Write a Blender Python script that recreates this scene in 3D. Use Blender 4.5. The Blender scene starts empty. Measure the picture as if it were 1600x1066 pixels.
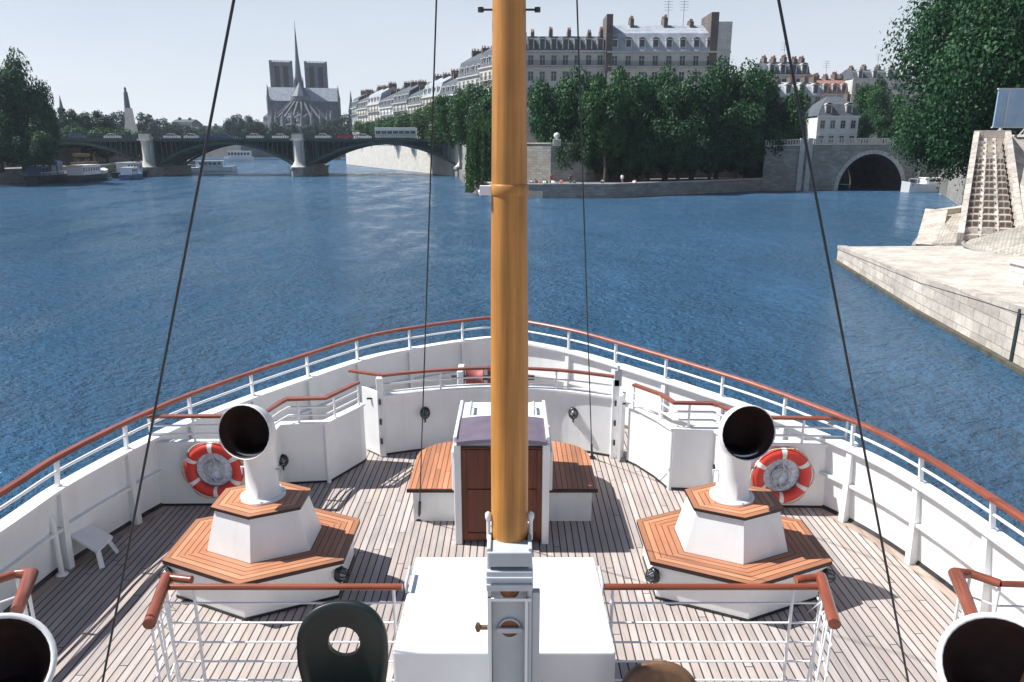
import bpy, math, random
from mathutils import Vector, Matrix, noise
R = math.radians
C = bpy.context.scene.collection
F, CX, CY = 1147.0, 800.0, 533.0
HW = 8.5                      # eye above the water
TH = math.atan(308/F)         # pitch of the lens
ZD = 4.1                      # foredeck above the water
ct, st = math.cos(TH), math.sin(TH)

def _ray(px, py):
    rx = (px-CX)/F; ry = -(py-CY)/F
    return rx, ct+ry*st, -st+ry*ct
def U(px, py, z):             # point of a picture feature known to lie at height z
    dx, dy, dz = _ray(px, py); t = (z-HW)/dz
    return Vector((dx*t, dy*t, z))
def UD(px, py, Y):            # point at distance Y ahead
    dx, dy, dz = _ray(px, py); t = Y/dy
    return Vector((dx*t, Y, HW+dz*t))
def DK(px, py, h=0.0):        # on (or h above) the foredeck
    return U(px, py, ZD+h)

# ------------------------------------------------------------------ materials
def nt(name):
    m = bpy.data.materials.new(name); m.use_nodes = True
    n = m.node_tree; b = n.nodes['Principled BSDF']
    return m, n, b
def coord(n, kind='Object', scale=(1,1,1), rot=(0,0,0)):
    if kind == 'World':
        g = n.nodes.new('ShaderNodeNewGeometry'); src = g.outputs['Position']
    else:
        t = n.nodes.new('ShaderNodeTexCoord'); src = t.outputs[kind]
    mp = n.nodes.new('ShaderNodeMapping'); mp.inputs['Scale'].default_value = scale; mp.inputs['Rotation'].default_value = rot
    n.links.new(src, mp.inputs['Vector']); return mp.outputs['Vector']
def noise_n(n, vec, scale, detail=3, rough=.55):
    t = n.nodes.new('ShaderNodeTexNoise'); t.inputs['Scale'].default_value = scale
    t.inputs['Detail'].default_value = detail; t.inputs['Roughness'].default_value = rough
    n.links.new(vec, t.inputs['Vector']); return t.outputs['Fac']
def ramp(n, fac, stops):
    r = n.nodes.new('ShaderNodeValToRGB'); e = r.color_ramp.elements
    e[0].position, e[0].color = stops[0][0], (*stops[0][1], 1)
    e[1].position, e[1].color = stops[1][0], (*stops[1][1], 1)
    for p, c in stops[2:]:
        x = e.new(p); x.color = (*c, 1)
    n.links.new(fac, r.inputs['Fac']); return r.outputs['Color']
def mixc(n, fac, a, b, mode='MIX'):
    m = n.nodes.new('ShaderNodeMix'); m.data_type = 'RGBA'; m.blend_type = mode
    for s, v in ((m.inputs[0], fac), (m.inputs[6], a), (m.inputs[7], b)):
        if isinstance(v, (int, float)): s.default_value = v
        elif isinstance(v, tuple): s.default_value = (*v, 1)
        else: n.links.new(v, s)
    return m.outputs[2]
def mth(n, op, a, b=None, c=None):
    m = n.nodes.new('ShaderNodeMath'); m.operation = op
    for s, v in zip(m.inputs, (a, b, c)):
        if v is None: continue
        if isinstance(v, (int, float)): s.default_value = v
        else: n.links.new(v, s)
    return m.outputs[0]
def bump(n, b, h, strength=.3, dist=.05):
    k = n.nodes.new('ShaderNodeBump'); k.inputs['Strength'].default_value = strength; k.inputs['Distance'].default_value = dist
    n.links.new(h, k.inputs['Height']); n.links.new(k.outputs['Normal'], b.inputs['Normal'])

def plain(name, col, rough=.5, var=.18, scale=2.0, metal=0, kind='World', bstr=0, stain=None, spec=.5):
    m, n, b = nt(name)
    v = coord(n, kind); f = noise_n(n, v, scale, 5, .6)
    lo = tuple(c*(1-var) for c in col); hi = tuple(min(1, c*(1+var)) for c in col)
    c = ramp(n, f, [(.3, lo), (.7, hi)])
    if stain:
        v2 = coord(n, kind, (6, 6, .6)); f2 = noise_n(n, v2, .8, 6, .7)
        k = mth(n, 'MULTIPLY', ramp(n, f2, [(.52, (0,0,0)), (.75, (1,1,1))]), stain[1])
        c = mixc(n, k, c, stain[0])
    n.links.new(c, b.inputs['Base Color'])
    b.inputs['Roughness'].default_value = rough; b.inputs['Metallic'].default_value = metal
    b.inputs['Specular IOR Level'].default_value = spec
    if bstr: bump(n, b, noise_n(n, v, scale*4, 4), bstr, .03)
    return m

def stone(name, col, bw=1.2, bh=.45, var=.25, rot=None, mortar=.55, dirt=.5):
    m, n, b = nt(name)
    g = n.nodes.new('ShaderNodeNewGeometry'); sp = n.nodes.new('ShaderNodeSeparateXYZ')
    n.links.new(g.outputs['Position'], sp.inputs[0])
    nsp = n.nodes.new('ShaderNodeSeparateXYZ'); n.links.new(g.outputs['Normal'], nsp.inputs[0])
    side = mth(n, 'GREATER_THAN', mth(n, 'ABSOLUTE', nsp.outputs[0]), .72)
    up = mth(n, 'GREATER_THAN', mth(n, 'ABSOLUTE', nsp.outputs[2]), .72)
    def sel(f, a, c2): return mth(n, 'ADD', mth(n, 'MULTIPLY', mth(n, 'SUBTRACT', 1, f), a), mth(n, 'MULTIPLY', f, c2))
    uu = sel(side, sp.outputs[0], sp.outputs[1]); uu = sel(up, uu, sp.outputs[0])
    vv = sel(up, sp.outputs[2], sp.outputs[1])
    cb = n.nodes.new('ShaderNodeCombineXYZ'); n.links.new(uu, cb.inputs[0]); n.links.new(vv, cb.inputs[1])
    br = n.nodes.new('ShaderNodeTexBrick'); n.links.new(cb.outputs[0], br.inputs['Vector'])
    br.inputs['Scale'].default_value = 1; br.inputs['Brick Width'].default_value = bw; br.inputs['Row Height'].default_value = bh
    br.inputs['Mortar Size'].default_value = .018; br.inputs['Bias'].default_value = 0
    br.inputs['Color1'].default_value = (*[c*(1-var*.5) for c in col], 1); br.inputs['Color2'].default_value = (*[min(1, c*(1+var*.4)) for c in col], 1)
    br.inputs['Mortar'].default_value = (*[c*mortar for c in col], 1)
    v = coord(n, 'World'); f = noise_n(n, v, .35, 8, .7)
    dk = ramp(n, f, [(.35, (1-dirt*.6,)*3), (.62, (1.0, 1.0, 1.0))])
    c = mixc(n, 1.0, br.outputs['Color'], dk, 'MULTIPLY')
    f2 = noise_n(n, v, 3.5, 6, .7)
    c = mixc(n, 1.0, c, ramp(n, f2, [(.3, (.78, .78, .78)), (.6, (1.04, 1.03, 1.0))]), 'MULTIPLY')
    n.links.new(c, b.inputs['Base Color']); b.inputs['Roughness'].default_value = .9
    bump(n, b, mth(n, 'ADD', mth(n, 'MULTIPLY', br.outputs['Fac'], -1), f2), .5, .03)
    return m

def planks(name, col, width, gap, gapcol, kind, axis, rough=.6, butt=2.6, var=.22, grain=1.0):
    """axis: index of the coordinate that runs ACROSS the planks (0 or 1)"""
    m, n, b = nt(name)
    v = coord(n, kind); sp = n.nodes.new('ShaderNodeSeparateXYZ'); n.links.new(v, sp.inputs[0])
    a = mth(n, 'DIVIDE', sp.outputs[axis], width); l = sp.outputs[1-axis]
    idx = mth(n, 'FLOOR', a); fr = mth(n, 'FRACT', a)
    e = mth(n, 'ABSOLUTE', mth(n, 'SUBTRACT', fr, .5))
    g1 = mth(n, 'GREATER_THAN', e, .5-gap/width/2)
    wn = n.nodes.new('ShaderNodeTexWhiteNoise'); wn.noise_dimensions = '1D'; n.links.new(idx, wn.inputs['W'])
    lb = mth(n, 'DIVIDE', mth(n, 'ADD', l, mth(n, 'MULTIPLY', wn.outputs['Value'], 17.3)), butt)
    fb = mth(n, 'FRACT', lb); ib = mth(n, 'FLOOR', lb)
    g2 = mth(n, 'LESS_THAN', fb, gap*.7/butt)
    w2 = n.nodes.new('ShaderNodeTexWhiteNoise'); w2.noise_dimensions = '2D'
    cb = n.nodes.new('ShaderNodeCombineXYZ'); n.links.new(idx, cb.inputs[0]); n.links.new(ib, cb.inputs[1]); n.links.new(cb.outputs[0], w2.inputs['Vector'])
    base = ramp(n, w2.outputs['Value'], [(0, tuple(c*(1-var) for c in col)), (1, tuple(min(1, c*(1+var)) for c in col)), (.5, (col[0], col[1]*.94, col[2]*.9))])
    sc = [1, 1, 1]; sc[axis] = 60*grain; sc[1-axis] = 3
    gv = coord(n, kind, tuple(sc)); gf = noise_n(n, gv, 1, 4, .6)
    base = mixc(n, 1.0, base, ramp(n, gf, [(.3, (.82, .8, .78)), (.7, (1.08, 1.07, 1.05))]), 'MULTIPLY')
    st_ = noise_n(n, coord(n, 'World'), .9, 5, .65)
    base = mixc(n, 1.0, base, ramp(n, st_, [(.35, (.8, .8, .82)), (.65, (1.05, 1.03, 1.0))]), 'MULTIPLY')
    g = mth(n, 'MAXIMUM', g1, g2)
    c = mixc(n, g, base, gapcol)
    n.links.new(c, b.inputs['Base Color']); b.inputs['Roughness'].default_value = rough
    bump(n, b, mth(n, 'SUBTRACT', mth(n, 'MULTIPLY', gf, .3), g), .35, .006)
    return m

def wood(name, col, rough=.3, axis=2, coat=.3, fine=40, var=.3):
    m, n, b = nt(name)
    sc = [fine]*3; sc[axis] = 1.2
    v = coord(n, 'World', tuple(sc)); f = noise_n(n, v, .55, 5, .6)
    c = ramp(n, f, [(.3, tuple(x*(1-var) for x in col)), (.7, tuple(min(1, x*(1+var)) for x in col))])
    f2 = noise_n(n, coord(n, 'World'), 2.2, 4)
    c = mixc(n, 1.0, c, ramp(n, f2, [(.3, (.82, .8, .78)), (.7, (1.08, 1.08, 1.08))]), 'MULTIPLY')
    n.links.new(c, b.inputs['Base Color']); b.inputs['Roughness'].default_value = rough
    b.inputs['Coat Weight'].default_value = coat; b.inputs['Coat Roughness'].default_value = .15
    return m

def foliage(name, a, bcol, tr=.25):
    m, n, b = nt(name)
    v = coord(n, 'World'); f = noise_n(n, v, .55, 3); f2 = noise_n(n, v, 3.0, 2)
    c = ramp(n, mth(n, 'ADD', mth(n, 'MULTIPLY', f, .6), mth(n, 'MULTIPLY', f2, .4)), [(.36, a), (.62, bcol)])
    n.links.new(c, b.inputs['Base Color']); b.inputs['Roughness'].default_value = .55
    b.inputs['Specular IOR Level'].default_value = .25
    t = n.nodes.new('ShaderNodeBsdfTranslucent'); n.links.new(c, t.inputs['Color'])
    mx = n.nodes.new('ShaderNodeMixShader'); mx.inputs[0].default_value = tr
    n.links.new(b.outputs[0], mx.inputs[1]); n.links.new(t.outputs[0], mx.inputs[2])
    n.links.new(mx.outputs[0], n.nodes['Material Output'].inputs['Surface'])
    return m

def water_mat():
    m, n, b = nt('river_water')
    v = coord(n, 'World')
    big = noise_n(n, coord(n, 'World', (1, .55, 1)), .03, 3)
    c = ramp(n, big, [(.35, (.045, .142, .265)), (.65, (.072, .195, .35))])
    n.links.new(c, b.inputs['Base Color'])
    b.inputs['Roughness'].default_value = .19; b.inputs['IOR'].default_value = 1.33
    h1 = noise_n(n, coord(n, 'World', (1, 1.5, 1), (0, 0, .5)), .5, 3, .55)
    h2 = noise_n(n, coord(n, 'World', (1, 1.4, 1), (0, 0, -.35)), 1.6, 3, .6)
    h3 = noise_n(n, coord(n, 'World', (1, 1.2, 1), (0, 0, .9)), 3.8, 5, .65)
    h = mth(n, 'ADD', mth(n, 'ADD', mth(n, 'MULTIPLY', h1, .6), mth(n, 'MULTIPLY', h2, .85)), mth(n, 'MULTIPLY', h3, .6))
    h0 = noise_n(n, coord(n, 'World', (1, 2.2, 1), (0, 0, .15)), .13, 3, .6)
    h = mth(n, 'ADD', h, mth(n, 'MULTIPLY', h0, 1.3))
    gust = noise_n(n, coord(n, 'World', (1, .45, 1), (0, 0, .1)), .17, 9, .78)
    mr = n.nodes.new('ShaderNodeMapRange'); mr.inputs[1].default_value = .38; mr.inputs[2].default_value = .62; mr.inputs[3].default_value = .05; mr.inputs[4].default_value = .30
    n.links.new(gust, mr.inputs[0]); n.links.new(mr.outputs[0], b.inputs['Roughness'])
    k = n.nodes.new('ShaderNodeBump'); k.inputs['Distance'].default_value = 1.8
    n.links.new(mth(n, 'ADD', .15, mth(n, 'MULTIPLY', gust, 1.4)), k.inputs['Strength'])
    n.links.new(h, k.inputs['Height']); n.links.new(k.outputs['Normal'], b.inputs['Normal'])
    return m

M = {}
M['white'] = plain('white_ship_paint', (.80, .81, .81), .38, .06, 1.6, stain=((.50, .43, .33), .2), bstr=.06)
M['white_rail'] = plain('white_rail_paint', (.80, .81, .82), .35, .04, 3)
M['darkedge'] = plain('dark_seat_edge', (.035, .015, .012), .5, .2, 8)
M['deck'] = planks('weathered_teak_deck', (.455, .415, .40), .078, .0135, (.035, .032, .04), 'World', 0, .7, var=.13)
M['seat'] = planks('oiled_teak_slats', (.47, .215, .115), .062, .009, (.09, .04, .025), 'UV', 1, .5, butt=9, var=.25)
M['rail_teak'] = wood('varnished_rail_teak', (.25, .066, .034), .3, 1, .3, 25)
M['rail_teak_x'] = wood('varnished_rail_teak_athwart', (.25, .07, .036), .3, 0, .3, 25)
M['mast'] = wood('varnished_mast_pine', (.50, .22, .045), .5, 2, .12, 34, .34)
M['door'] = wood('dark_mahogany', (.13, .026, .010), .35, 2, .1, 18, .6)
M['hood'] = plain('mauve_hood_paint', (.15, .12, .16), .35, .15, 5)
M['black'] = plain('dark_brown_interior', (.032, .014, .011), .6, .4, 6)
M['blackgreen'] = plain('gloss_black_plastic', (.008, .014, .012), .4, .2, 6, kind='Object')
M['brown'] = plain('brown_leather', (.16, .085, .045), .5, .3, 9, kind='Object')
M['iron'] = plain('dark_fitting_metal', (.05, .05, .05), .35, .3, 8, metal=.6)
M['brass'] = plain('weathered_bronze', (.20, .13, .07), .4, .3, 12, metal=.7)
M['glass_lamp'] = plain('lamp_glass', (.25, .28, .3), .15, .2, 9)
M['rust'] = plain('rust_brown_steel', (.28, .12, .05), .7, .4, 14)
M['grey'] = plain('grey_painted_steel', (.48, .52, .55), .45, .08, 3, stain=((.3, .28, .25), .3))
M['cable'] = plain('steel_wire_stay', (.03, .035, .04), .45, .2, 12, metal=.3)
M['red'] = plain('lifebuoy_red', (.62, .045, .03), .5, .12, 6, kind='Object')
M['buoy_white'] = plain('lifebuoy_white_band', (.75, .73, .7), .6, .08, 8, kind='Object')
M['net'] = plain('pale_blue_canvas', (.58, .64, .72), .8, .35, 22, kind='Object')
M['rope'] = plain('natural_rope', (.55, .45, .3), .9, .25, 30, kind='Object')
M['hull'] = plain('white_hull_paint', (.78, .79, .8), .3, .04, 1, stain=((.45, .38, .3), .2))
M['water'] = water_mat()
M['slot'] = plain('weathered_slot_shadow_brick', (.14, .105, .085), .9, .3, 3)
M['weedy_shade_dark'] = plain('weedy_and_shade_dark_stone', (.075, .07, .055), .9, .4, 2, bstr=.5)  # weed on the quay footing; painted shade on the arch backing wall
M['quay'] = stone('pale_quay_limestone', (.62, .56, .50), 1.4, .5, .4, dirt=.6)
M['quaytop'] = stone('quay_paving', (.63, .57, .51), .9, .6, .35, mortar=.6, dirt=.45)
M['cobble'] = stone('cobbled_revetment', (.48, .44, .39), .28, .2, .4, mortar=.4)
M['oldstone'] = stone('old_bridge_stone', (.36, .35, .33), 1.1, .45, .35)
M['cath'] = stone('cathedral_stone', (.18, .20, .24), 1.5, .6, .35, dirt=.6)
M['cathdark'] = plain('lead_roof', (.07, .09, .12), .6, .2, .5)
M['facade'] = stone('haussmann_facade', (.58, .58, .57), 1.6, .5, .15, mortar=.8, dirt=.3)
M['facade_pale'] = stone('pale_facade', (.66, .63, .58), 1.6, .5, .12, mortar=.85, dirt=.25)
M['facade_white'] = plain('white_render', (.70, .70, .68), .8, .1, .8)
M['slate'] = stone('slate_roof', (.115, .135, .165), .4, .25, .4, dirt=.4)
M['zinc'] = plain('zinc_roof', (.34, .37, .41), .5, .3, .5)
M['tile'] = plain('red_roof_tile', (.26, .14, .11), .8, .25, .8)
M['brick'] = stone('chimney_brick', (.20, .17, .16), .3, .1, .4)
M['pot'] = plain('clay_chimney_pot', (.28, .13, .08), .8, .3, 3)
M['pane'] = plain('window_glass', (.03, .04, .05), .12, .4, .7)
M['vault'] = plain('shade_painted_vault_stone', (.055, .055, .05), .95, .3, .8)  # near-black tone paints the arch's shade into the vault stone
M['frame'] = plain('window_frame_paint', (.5, .5, .48), .6, .1, 3)
M['ironbridge'] = plain('green_black_iron', (.03, .065, .062), .55, .4, 1.2)
M['street'] = plain('asphalt_and_gravel', (.17, .165, .155), .95, .25, .2, bstr=.2)
M['earth'] = plain('quay_earth', (.17, .16, .13), .95, .35, .25, bstr=.3)
M['bark'] = plain('tree_bark', (.075, .06, .045), .9, .35, 4, bstr=.4)
M['leaf_dark'] = foliage('leaves_dark_green', (.012, .042, .020), (.036, .12, .036))
M['leaf_mid'] = foliage('leaves_mid_green', (.016, .058, .022), (.048, .14, .034))
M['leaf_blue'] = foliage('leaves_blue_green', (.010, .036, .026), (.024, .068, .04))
M['leaf_light'] = foliage('leaves_light_green', (.028, .075, .022), (.07, .14, .04))
M['boat_white'] = plain('boat_white_gelcoat', (.8, .8, .78), .3, .06, 1)
M['boat_dark'] = plain('tarred_barge_hull', (.03, .04, .04), .5, .3, 1)
M['boat_blue'] = plain('blue_boat_paint', (.06, .12, .25), .4, .2, 1)
M['boat_wood'] = plain('boat_timber', (.22, .13, .07), .5, .3, 3)
M['signblue'] = plain('blue_sign_panel', (.28, .41, .55), .3, .12, .9)
M['car_red'] = plain('red_car_paint', (.4, .04, .03), .3, .05, 2)
M['car_blue'] = plain('blue_car_paint', (.05, .1, .25), .3, .05, 2)
M['car_white'] = plain('white_car_paint', (.8, .8, .8), .3, .05, 2)
M['tyre'] = plain('tyre_rubber', (.02, .02, .02), .8, .2, 4)
M['skin'] = plain('bare_skin', (.55, .33, .22), .6, .1, 5)
M['cloth_red'] = plain('red_cloth', (.5, .07, .05), .9, .1, 5)
M['cloth_white'] = plain('white_cloth', (.75, .74, .72), .9, .1, 5)
M['cloth_blue'] = plain('blue_cloth', (.08, .14, .3), .9, .1, 5)
M['cloth_dark'] = plain('dark_cloth', (.05, .05, .06), .9, .1, 5)

# ------------------------------------------------------------------ mesh builder
ORG = {}
class MB:
    def __init__(s): s.v = []; s.f = []; s.uv = []; s.sm = []
    def face(s, pts, uv=None, smooth=False):
        i = len(s.v); s.v += [tuple(p) for p in pts]; s.f.append(tuple(range(i, i+len(pts)))); s.uv.append(uv); s.sm.append(smooth)
    def grid(s, rows, close=False, smooth=True, flip=False):
        i0 = len(s.v); m = len(rows[0])
        for r in rows: s.v += [tuple(p) for p in r]
        for a in range(len(rows)-1):
            for b in range(m if close else m-1):
                q = (i0+a*m+b, i0+a*m+(b+1) % m, i0+(a+1)*m+(b+1) % m, i0+(a+1)*m+b)
                s.f.append(q[::-1] if flip else q); s.uv.append(None); s.sm.append(smooth)
        return s
    def fan(s, ring, flip=False):
        i = len(s.v); s.v += [tuple(p) for p in ring]; q = tuple(range(i, i+len(ring)))
        s.f.append(q[::-1] if flip else q); s.uv.append(None); s.sm.append(False)
    def prism(s, poly, z0, z1, cap=True):
        """poly counter-clockwise in plan; z0/z1 numbers or lists"""
        k = len(poly)
        a = [(p[0], p[1], z0[i] if isinstance(z0, (list, tuple)) else z0) for i, p in enumerate(poly)]
        b = [(p[0], p[1], z1[i] if isinstance(z1, (list, tuple)) else z1) for i, p in enumerate(poly)]
        i0 = len(s.v); s.v += a+b
        for j in range(k):
            n_ = (j+1) % k; s.f.append((i0+j, i0+n_, i0+k+n_, i0+k+j)); s.uv.append(None); s.sm.append(False)
        if cap:
            s.f.append(tuple(range(i0+k-1, i0-1, -1))); s.f.append(tuple(range(i0+k, i0+2*k))); s.uv += [None]*2; s.sm += [False]*2
        return s
    def box(s, x0, x1, y0, y1, z0, z1, mat=None):
        P = [(x0, y0, z0), (x1, y0, z0), (x1, y1, z0), (x0, y1, z0), (x0, y0, z1), (x1, y0, z1), (x1, y1, z1), (x0, y1, z1)]
        if mat is not None: P = [tuple(mat @ Vector(p)) for p in P]
        i = len(s.v); s.v += P
        for f in ((0, 3, 2, 1), (4, 5, 6, 7), (0, 1, 5, 4), (1, 2, 6, 5), (2, 3, 7, 6), (3, 0, 4, 7)):
            s.f.append(tuple(i+k for k in f)); s.uv.append(None); s.sm.append(False)
        return s
    def beam(s, a, b, w, h, up=(0, 0, 1)):
        a = Vector(a); b = Vector(b); d = (b-a).normalized(); u = Vector(up)
        x = d.cross(u)
        if x.length < 1e-4: x = Vector((1, 0, 0))
        x.normalize(); y = x.cross(d)
        r = [[p+x*sx*w/2+y*sy*h/2 for sx, sy in ((-1, -1), (1, -1), (1, 1), (-1, 1))] for p in (a, b)]
        s.grid(r, True, False, flip=True); s.fan(r[0], False); s.fan(r[1], True); return s
    def tube(s, pts, r, n=8, cap=True, smooth=True):
        pts = [Vector(p) for p in pts]; rr = r if isinstance(r, (list, tuple)) else [r]*len(pts)
        rows = []; ref = None
        for i, p in enumerate(pts):
            d = (pts[min(i+1, len(pts)-1)]-pts[max(i-1, 0)])
            d.normalize()
            if ref is None:
                ref = Vector((0, 0, 1)) if abs(d.z) < .9 else Vector((1, 0, 0))
            x = d.cross(ref); x.normalize(); y = d.cross(x); y.normalize(); ref = -y if False else ref
            if abs(d.dot(ref)) > .93:
                ref = y if abs(d.dot(y)) < .5 else ref
            k = 1.0
            if 0 < i < len(pts)-1:
                e = (pts[i]-pts[i-1]).normalized().dot((pts[i+1]-pts[i]).normalized()); k = 1/max(.5, math.sqrt((1+e)/2))
            rows.append([p+(x*math.cos(t)+y*math.sin(t))*rr[i]*k for t in [2*math.pi*j/n for j in range(n)]])
        s.grid(rows, True, smooth, flip=True)
        if cap: s.fan(rows[0], False); s.fan(rows[-1], True)
        return s
    def lathe(s, c, prof, n=16, smooth=True, cap=True, sx=1, sy=1, a0=0):
        rows = [[(c[0]+sx*r*math.cos(a0+2*math.pi*j/n), c[1]+sy*r*math.sin(a0+2*math.pi*j/n), c[2]+z) for j in range(n)] for r, z in prof]
        s.grid(rows, True, smooth)
        if cap: s.fan(rows[0], True); s.fan(rows[-1])
        return s
    def build(s, name, mat, parent=None, org=None, bevel=0, label=None):
        me = bpy.data.meshes.new(name)
        o = org if org is not None else (ORG.get(parent.name) if parent else None)
        if o is None: o = Vector((0, 0, 0))
        me.from_pydata([(v[0]-o[0], v[1]-o[1], v[2]-o[2]) for v in s.v], [], s.f)
        if any(u is not None for u in s.uv):
            l = me.uv_layers.new(name='UVMap')
            for p, u in zip(me.polygons, s.uv):
                if u:
                    for k, li in enumerate(p.loop_indices): l.data[li].uv = u[k]
        me.polygons.foreach_set('use_smooth', s.sm)
        me.materials.append(mat); me.update()
        ob = bpy.data.objects.new(name, me); C.objects.link(ob)
        if parent: ob.parent = parent; ORG[ob.name] = o
        else:
            ob.location = o; ORG[ob.name] = Vector(o)
        if bevel:
            b = ob.modifiers.new('bevel', 'BEVEL'); b.width = bevel; b.segments = 2; b.limit_method = 'ANGLE'
        if label: ob['label'] = label
        return ob

def tag(o, label=None, cat=None, group=None, kind=None):
    if label: o['label'] = label
    if cat: o['category'] = cat
    if group: o['group'] = group
    if kind: o['kind'] = kind
    return o
def thing(name, loc, label, cat, group=None):
    e = bpy.data.objects.new(name, None); C.objects.link(e); e.location = loc; e.empty_display_size = .5
    ORG[e.name] = Vector(loc); return tag(e, label, cat, group)
def dup(root, loc=None, rz=None, sc=None, label=None, top=True):
    def cp(o, par):
        c = o.copy(); C.objects.link(c); c.parent = par
        for ch in KIDS.get(o.name, []): cp(ch, c)
        return c
    c = cp(root, None)
    if loc is not None: c.location = loc
    if rz is not None: c.rotation_euler = (0, 0, rz)
    if sc is not None: c.scale = sc
    if label: c['label'] = label
    return c
KIDS = {}
def refresh(root):
    """remember the children of a prototype before it is copied"""
    for o in list(C.objects):
        if o.parent: 
            l = KIDS.setdefault(o.parent.name, [])
            if o not in l: l.append(o)

def offset(pts, d):
    """offset an open polyline in plan to its left by d"""
    out = []
    for i, p in enumerate(pts):
        a = Vector(pts[max(i-1, 0)][:2]); b = Vector(pts[min(i+1, len(pts)-1)][:2]); t = (b-a).normalized()
        n_ = Vector((-t.y, t.x)); k = 1
        if 0 < i < len(pts)-1:
            t1 = (Vector(p[:2])-a).normalized(); k = 1/max(.5, n_.dot(Vector((-t1.y, t1.x))))
        out.append((p[0]+n_.x*d*k, p[1]+n_.y*d*k))
    return out
def ribbon(mb, pts, w, z0, z1):
    """a wall of thickness w along the polyline; z0, z1 numbers or lists"""
    L = offset(pts, w/2); Rr = offset(pts, -w/2); n_ = len(pts)
    zz0 = z0 if isinstance(z0, list) else [z0]*n_; zz1 = z1 if isinstance(z1, list) else [z1]*n_
    rows = [[(Rr[i][0], Rr[i][1], zz0[i]), (Rr[i][0], Rr[i][1], zz1[i]), (L[i][0], L[i][1], zz1[i]), (L[i][0], L[i][1], zz0[i])] for i in range(n_)]
    mb.grid(rows, True, False, flip=False)
    mb.fan(rows[0], True); mb.fan(rows[-1], False)
def smooth_path(pts, n=6):
    P = [Vector(p) for p in pts]; out = []
    for i in range(len(P)-1):
        p0 = P[max(i-1, 0)]; p1 = P[i]; p2 = P[i+1]; p3 = P[min(i+2, len(P)-1)]
        for k in range(n):
            t = k/n
            out.append(.5*((2*p1)+(-p0+p2)*t+(2*p0-5*p1+4*p2-p3)*t*t+(-p0+3*p1-3*p2+p3)*t**3))
    out.append(P[-1]); return out
def along(path, step, start=0):
    """points every step metres along a path, with tangent"""
    res = []; acc = start
    for a, b in zip(path[:-1], path[1:]):
        a = Vector(a); b = Vector(b); L = (b-a).length
        while acc <= L:
            res.append((a.lerp(b, acc/L), (b-a).normalized())); acc += step
        acc -= L
    return res

# ================================================================== THE YACHT
ship = thing('yacht', (0, 0, ZD), 'white motor yacht whose foredeck, mast and bow fill the foreground', 'ship')
def shearz(D): return 1.28 + max(0, D-8.4)*.03
def railpt(px, py):
    z = 1.3
    for _ in range(5):
        p = DK(px, py, z); z = shearz(p.y)
    return p
Lpx = [(0, 770), (100, 708), (240, 640), (350, 597), (460, 560), (575, 525), (665, 509), (730, 500)]
Rpx = [(800, 499), (860, 509), (915, 521), (1000, 545), (1100, 575), (1200, 607), (1340, 660), (1450, 715), (1600, 810)]
Lp = [Vector((-4.72, -9, ZD+1.28)), Vector((-4.9, 0, ZD+1.28)), Vector((-4.9, 4, ZD+1.28))] + [railpt(*p) for p in Lpx]
Rp = [railpt(*p) for p in Rpx] + [Vector((4.55, 4, ZD+1.28)), Vector((4.6, 0, ZD+1.28)), Vector((4.5, -9, ZD+1.28))]
tip = railpt(768, 496.5)
rail_all = smooth_path(Lp+[tip]+Rp, 5)          # port side aft -> bow -> starboard side aft
tipi = min(range(len(rail_all)), key=lambda i: -rail_all[i].y)
def off_at(p):                                   # the bulwark leans outboard towards the deck, less so near the bow
    return max(.0, min(.2, (9.4-p.y)*.065))
def ring(h, extra=0.0):
    out = []; P = [(p.x, p.y) for p in rail_all]
    n_ = len(P)
    for i, p in enumerate(rail_all):
        a = Vector(P[max(i-1, 0)]); b = Vector(P[min(i+1, n_-1)]); t = (b-a).normalized()
        nr = Vector((-t.y, t.x))                 # outboard (path runs clockwise seen from above)
        k = off_at(p)*(1-h/1.28) if h <= 1.28 else 0
        out.append(Vector((p.x+nr.x*(k+extra), p.y+nr.y*(k+extra), ZD+h*(shearz(p.y)/1.28 if h > .5 else 1))))
    return out
capz = .92
deck_ring = ring(0)
# deck sheet
mb = MB(); mb.v = [tuple(p) for p in ring(0, -.005)]; mb.f = [tuple(range(len(mb.v)))[::-1]]; mb.uv = [None]; mb.sm = [False]
mb.build('deck', M['deck'], ship)
# waterway plank round the deck edge
mb = MB(); a = ring(0, -.02); b_ = ring(0, -.17)
mb.grid([[p+Vector((0, 0, .006)) for p in a], [p+Vector((0, 0, .006)) for p in b_]], False, False)
mb.build('margin_plank', wood('grey_teak_margin', (.40, .31, .26), .7, 1, 0, 25), ship)
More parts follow.
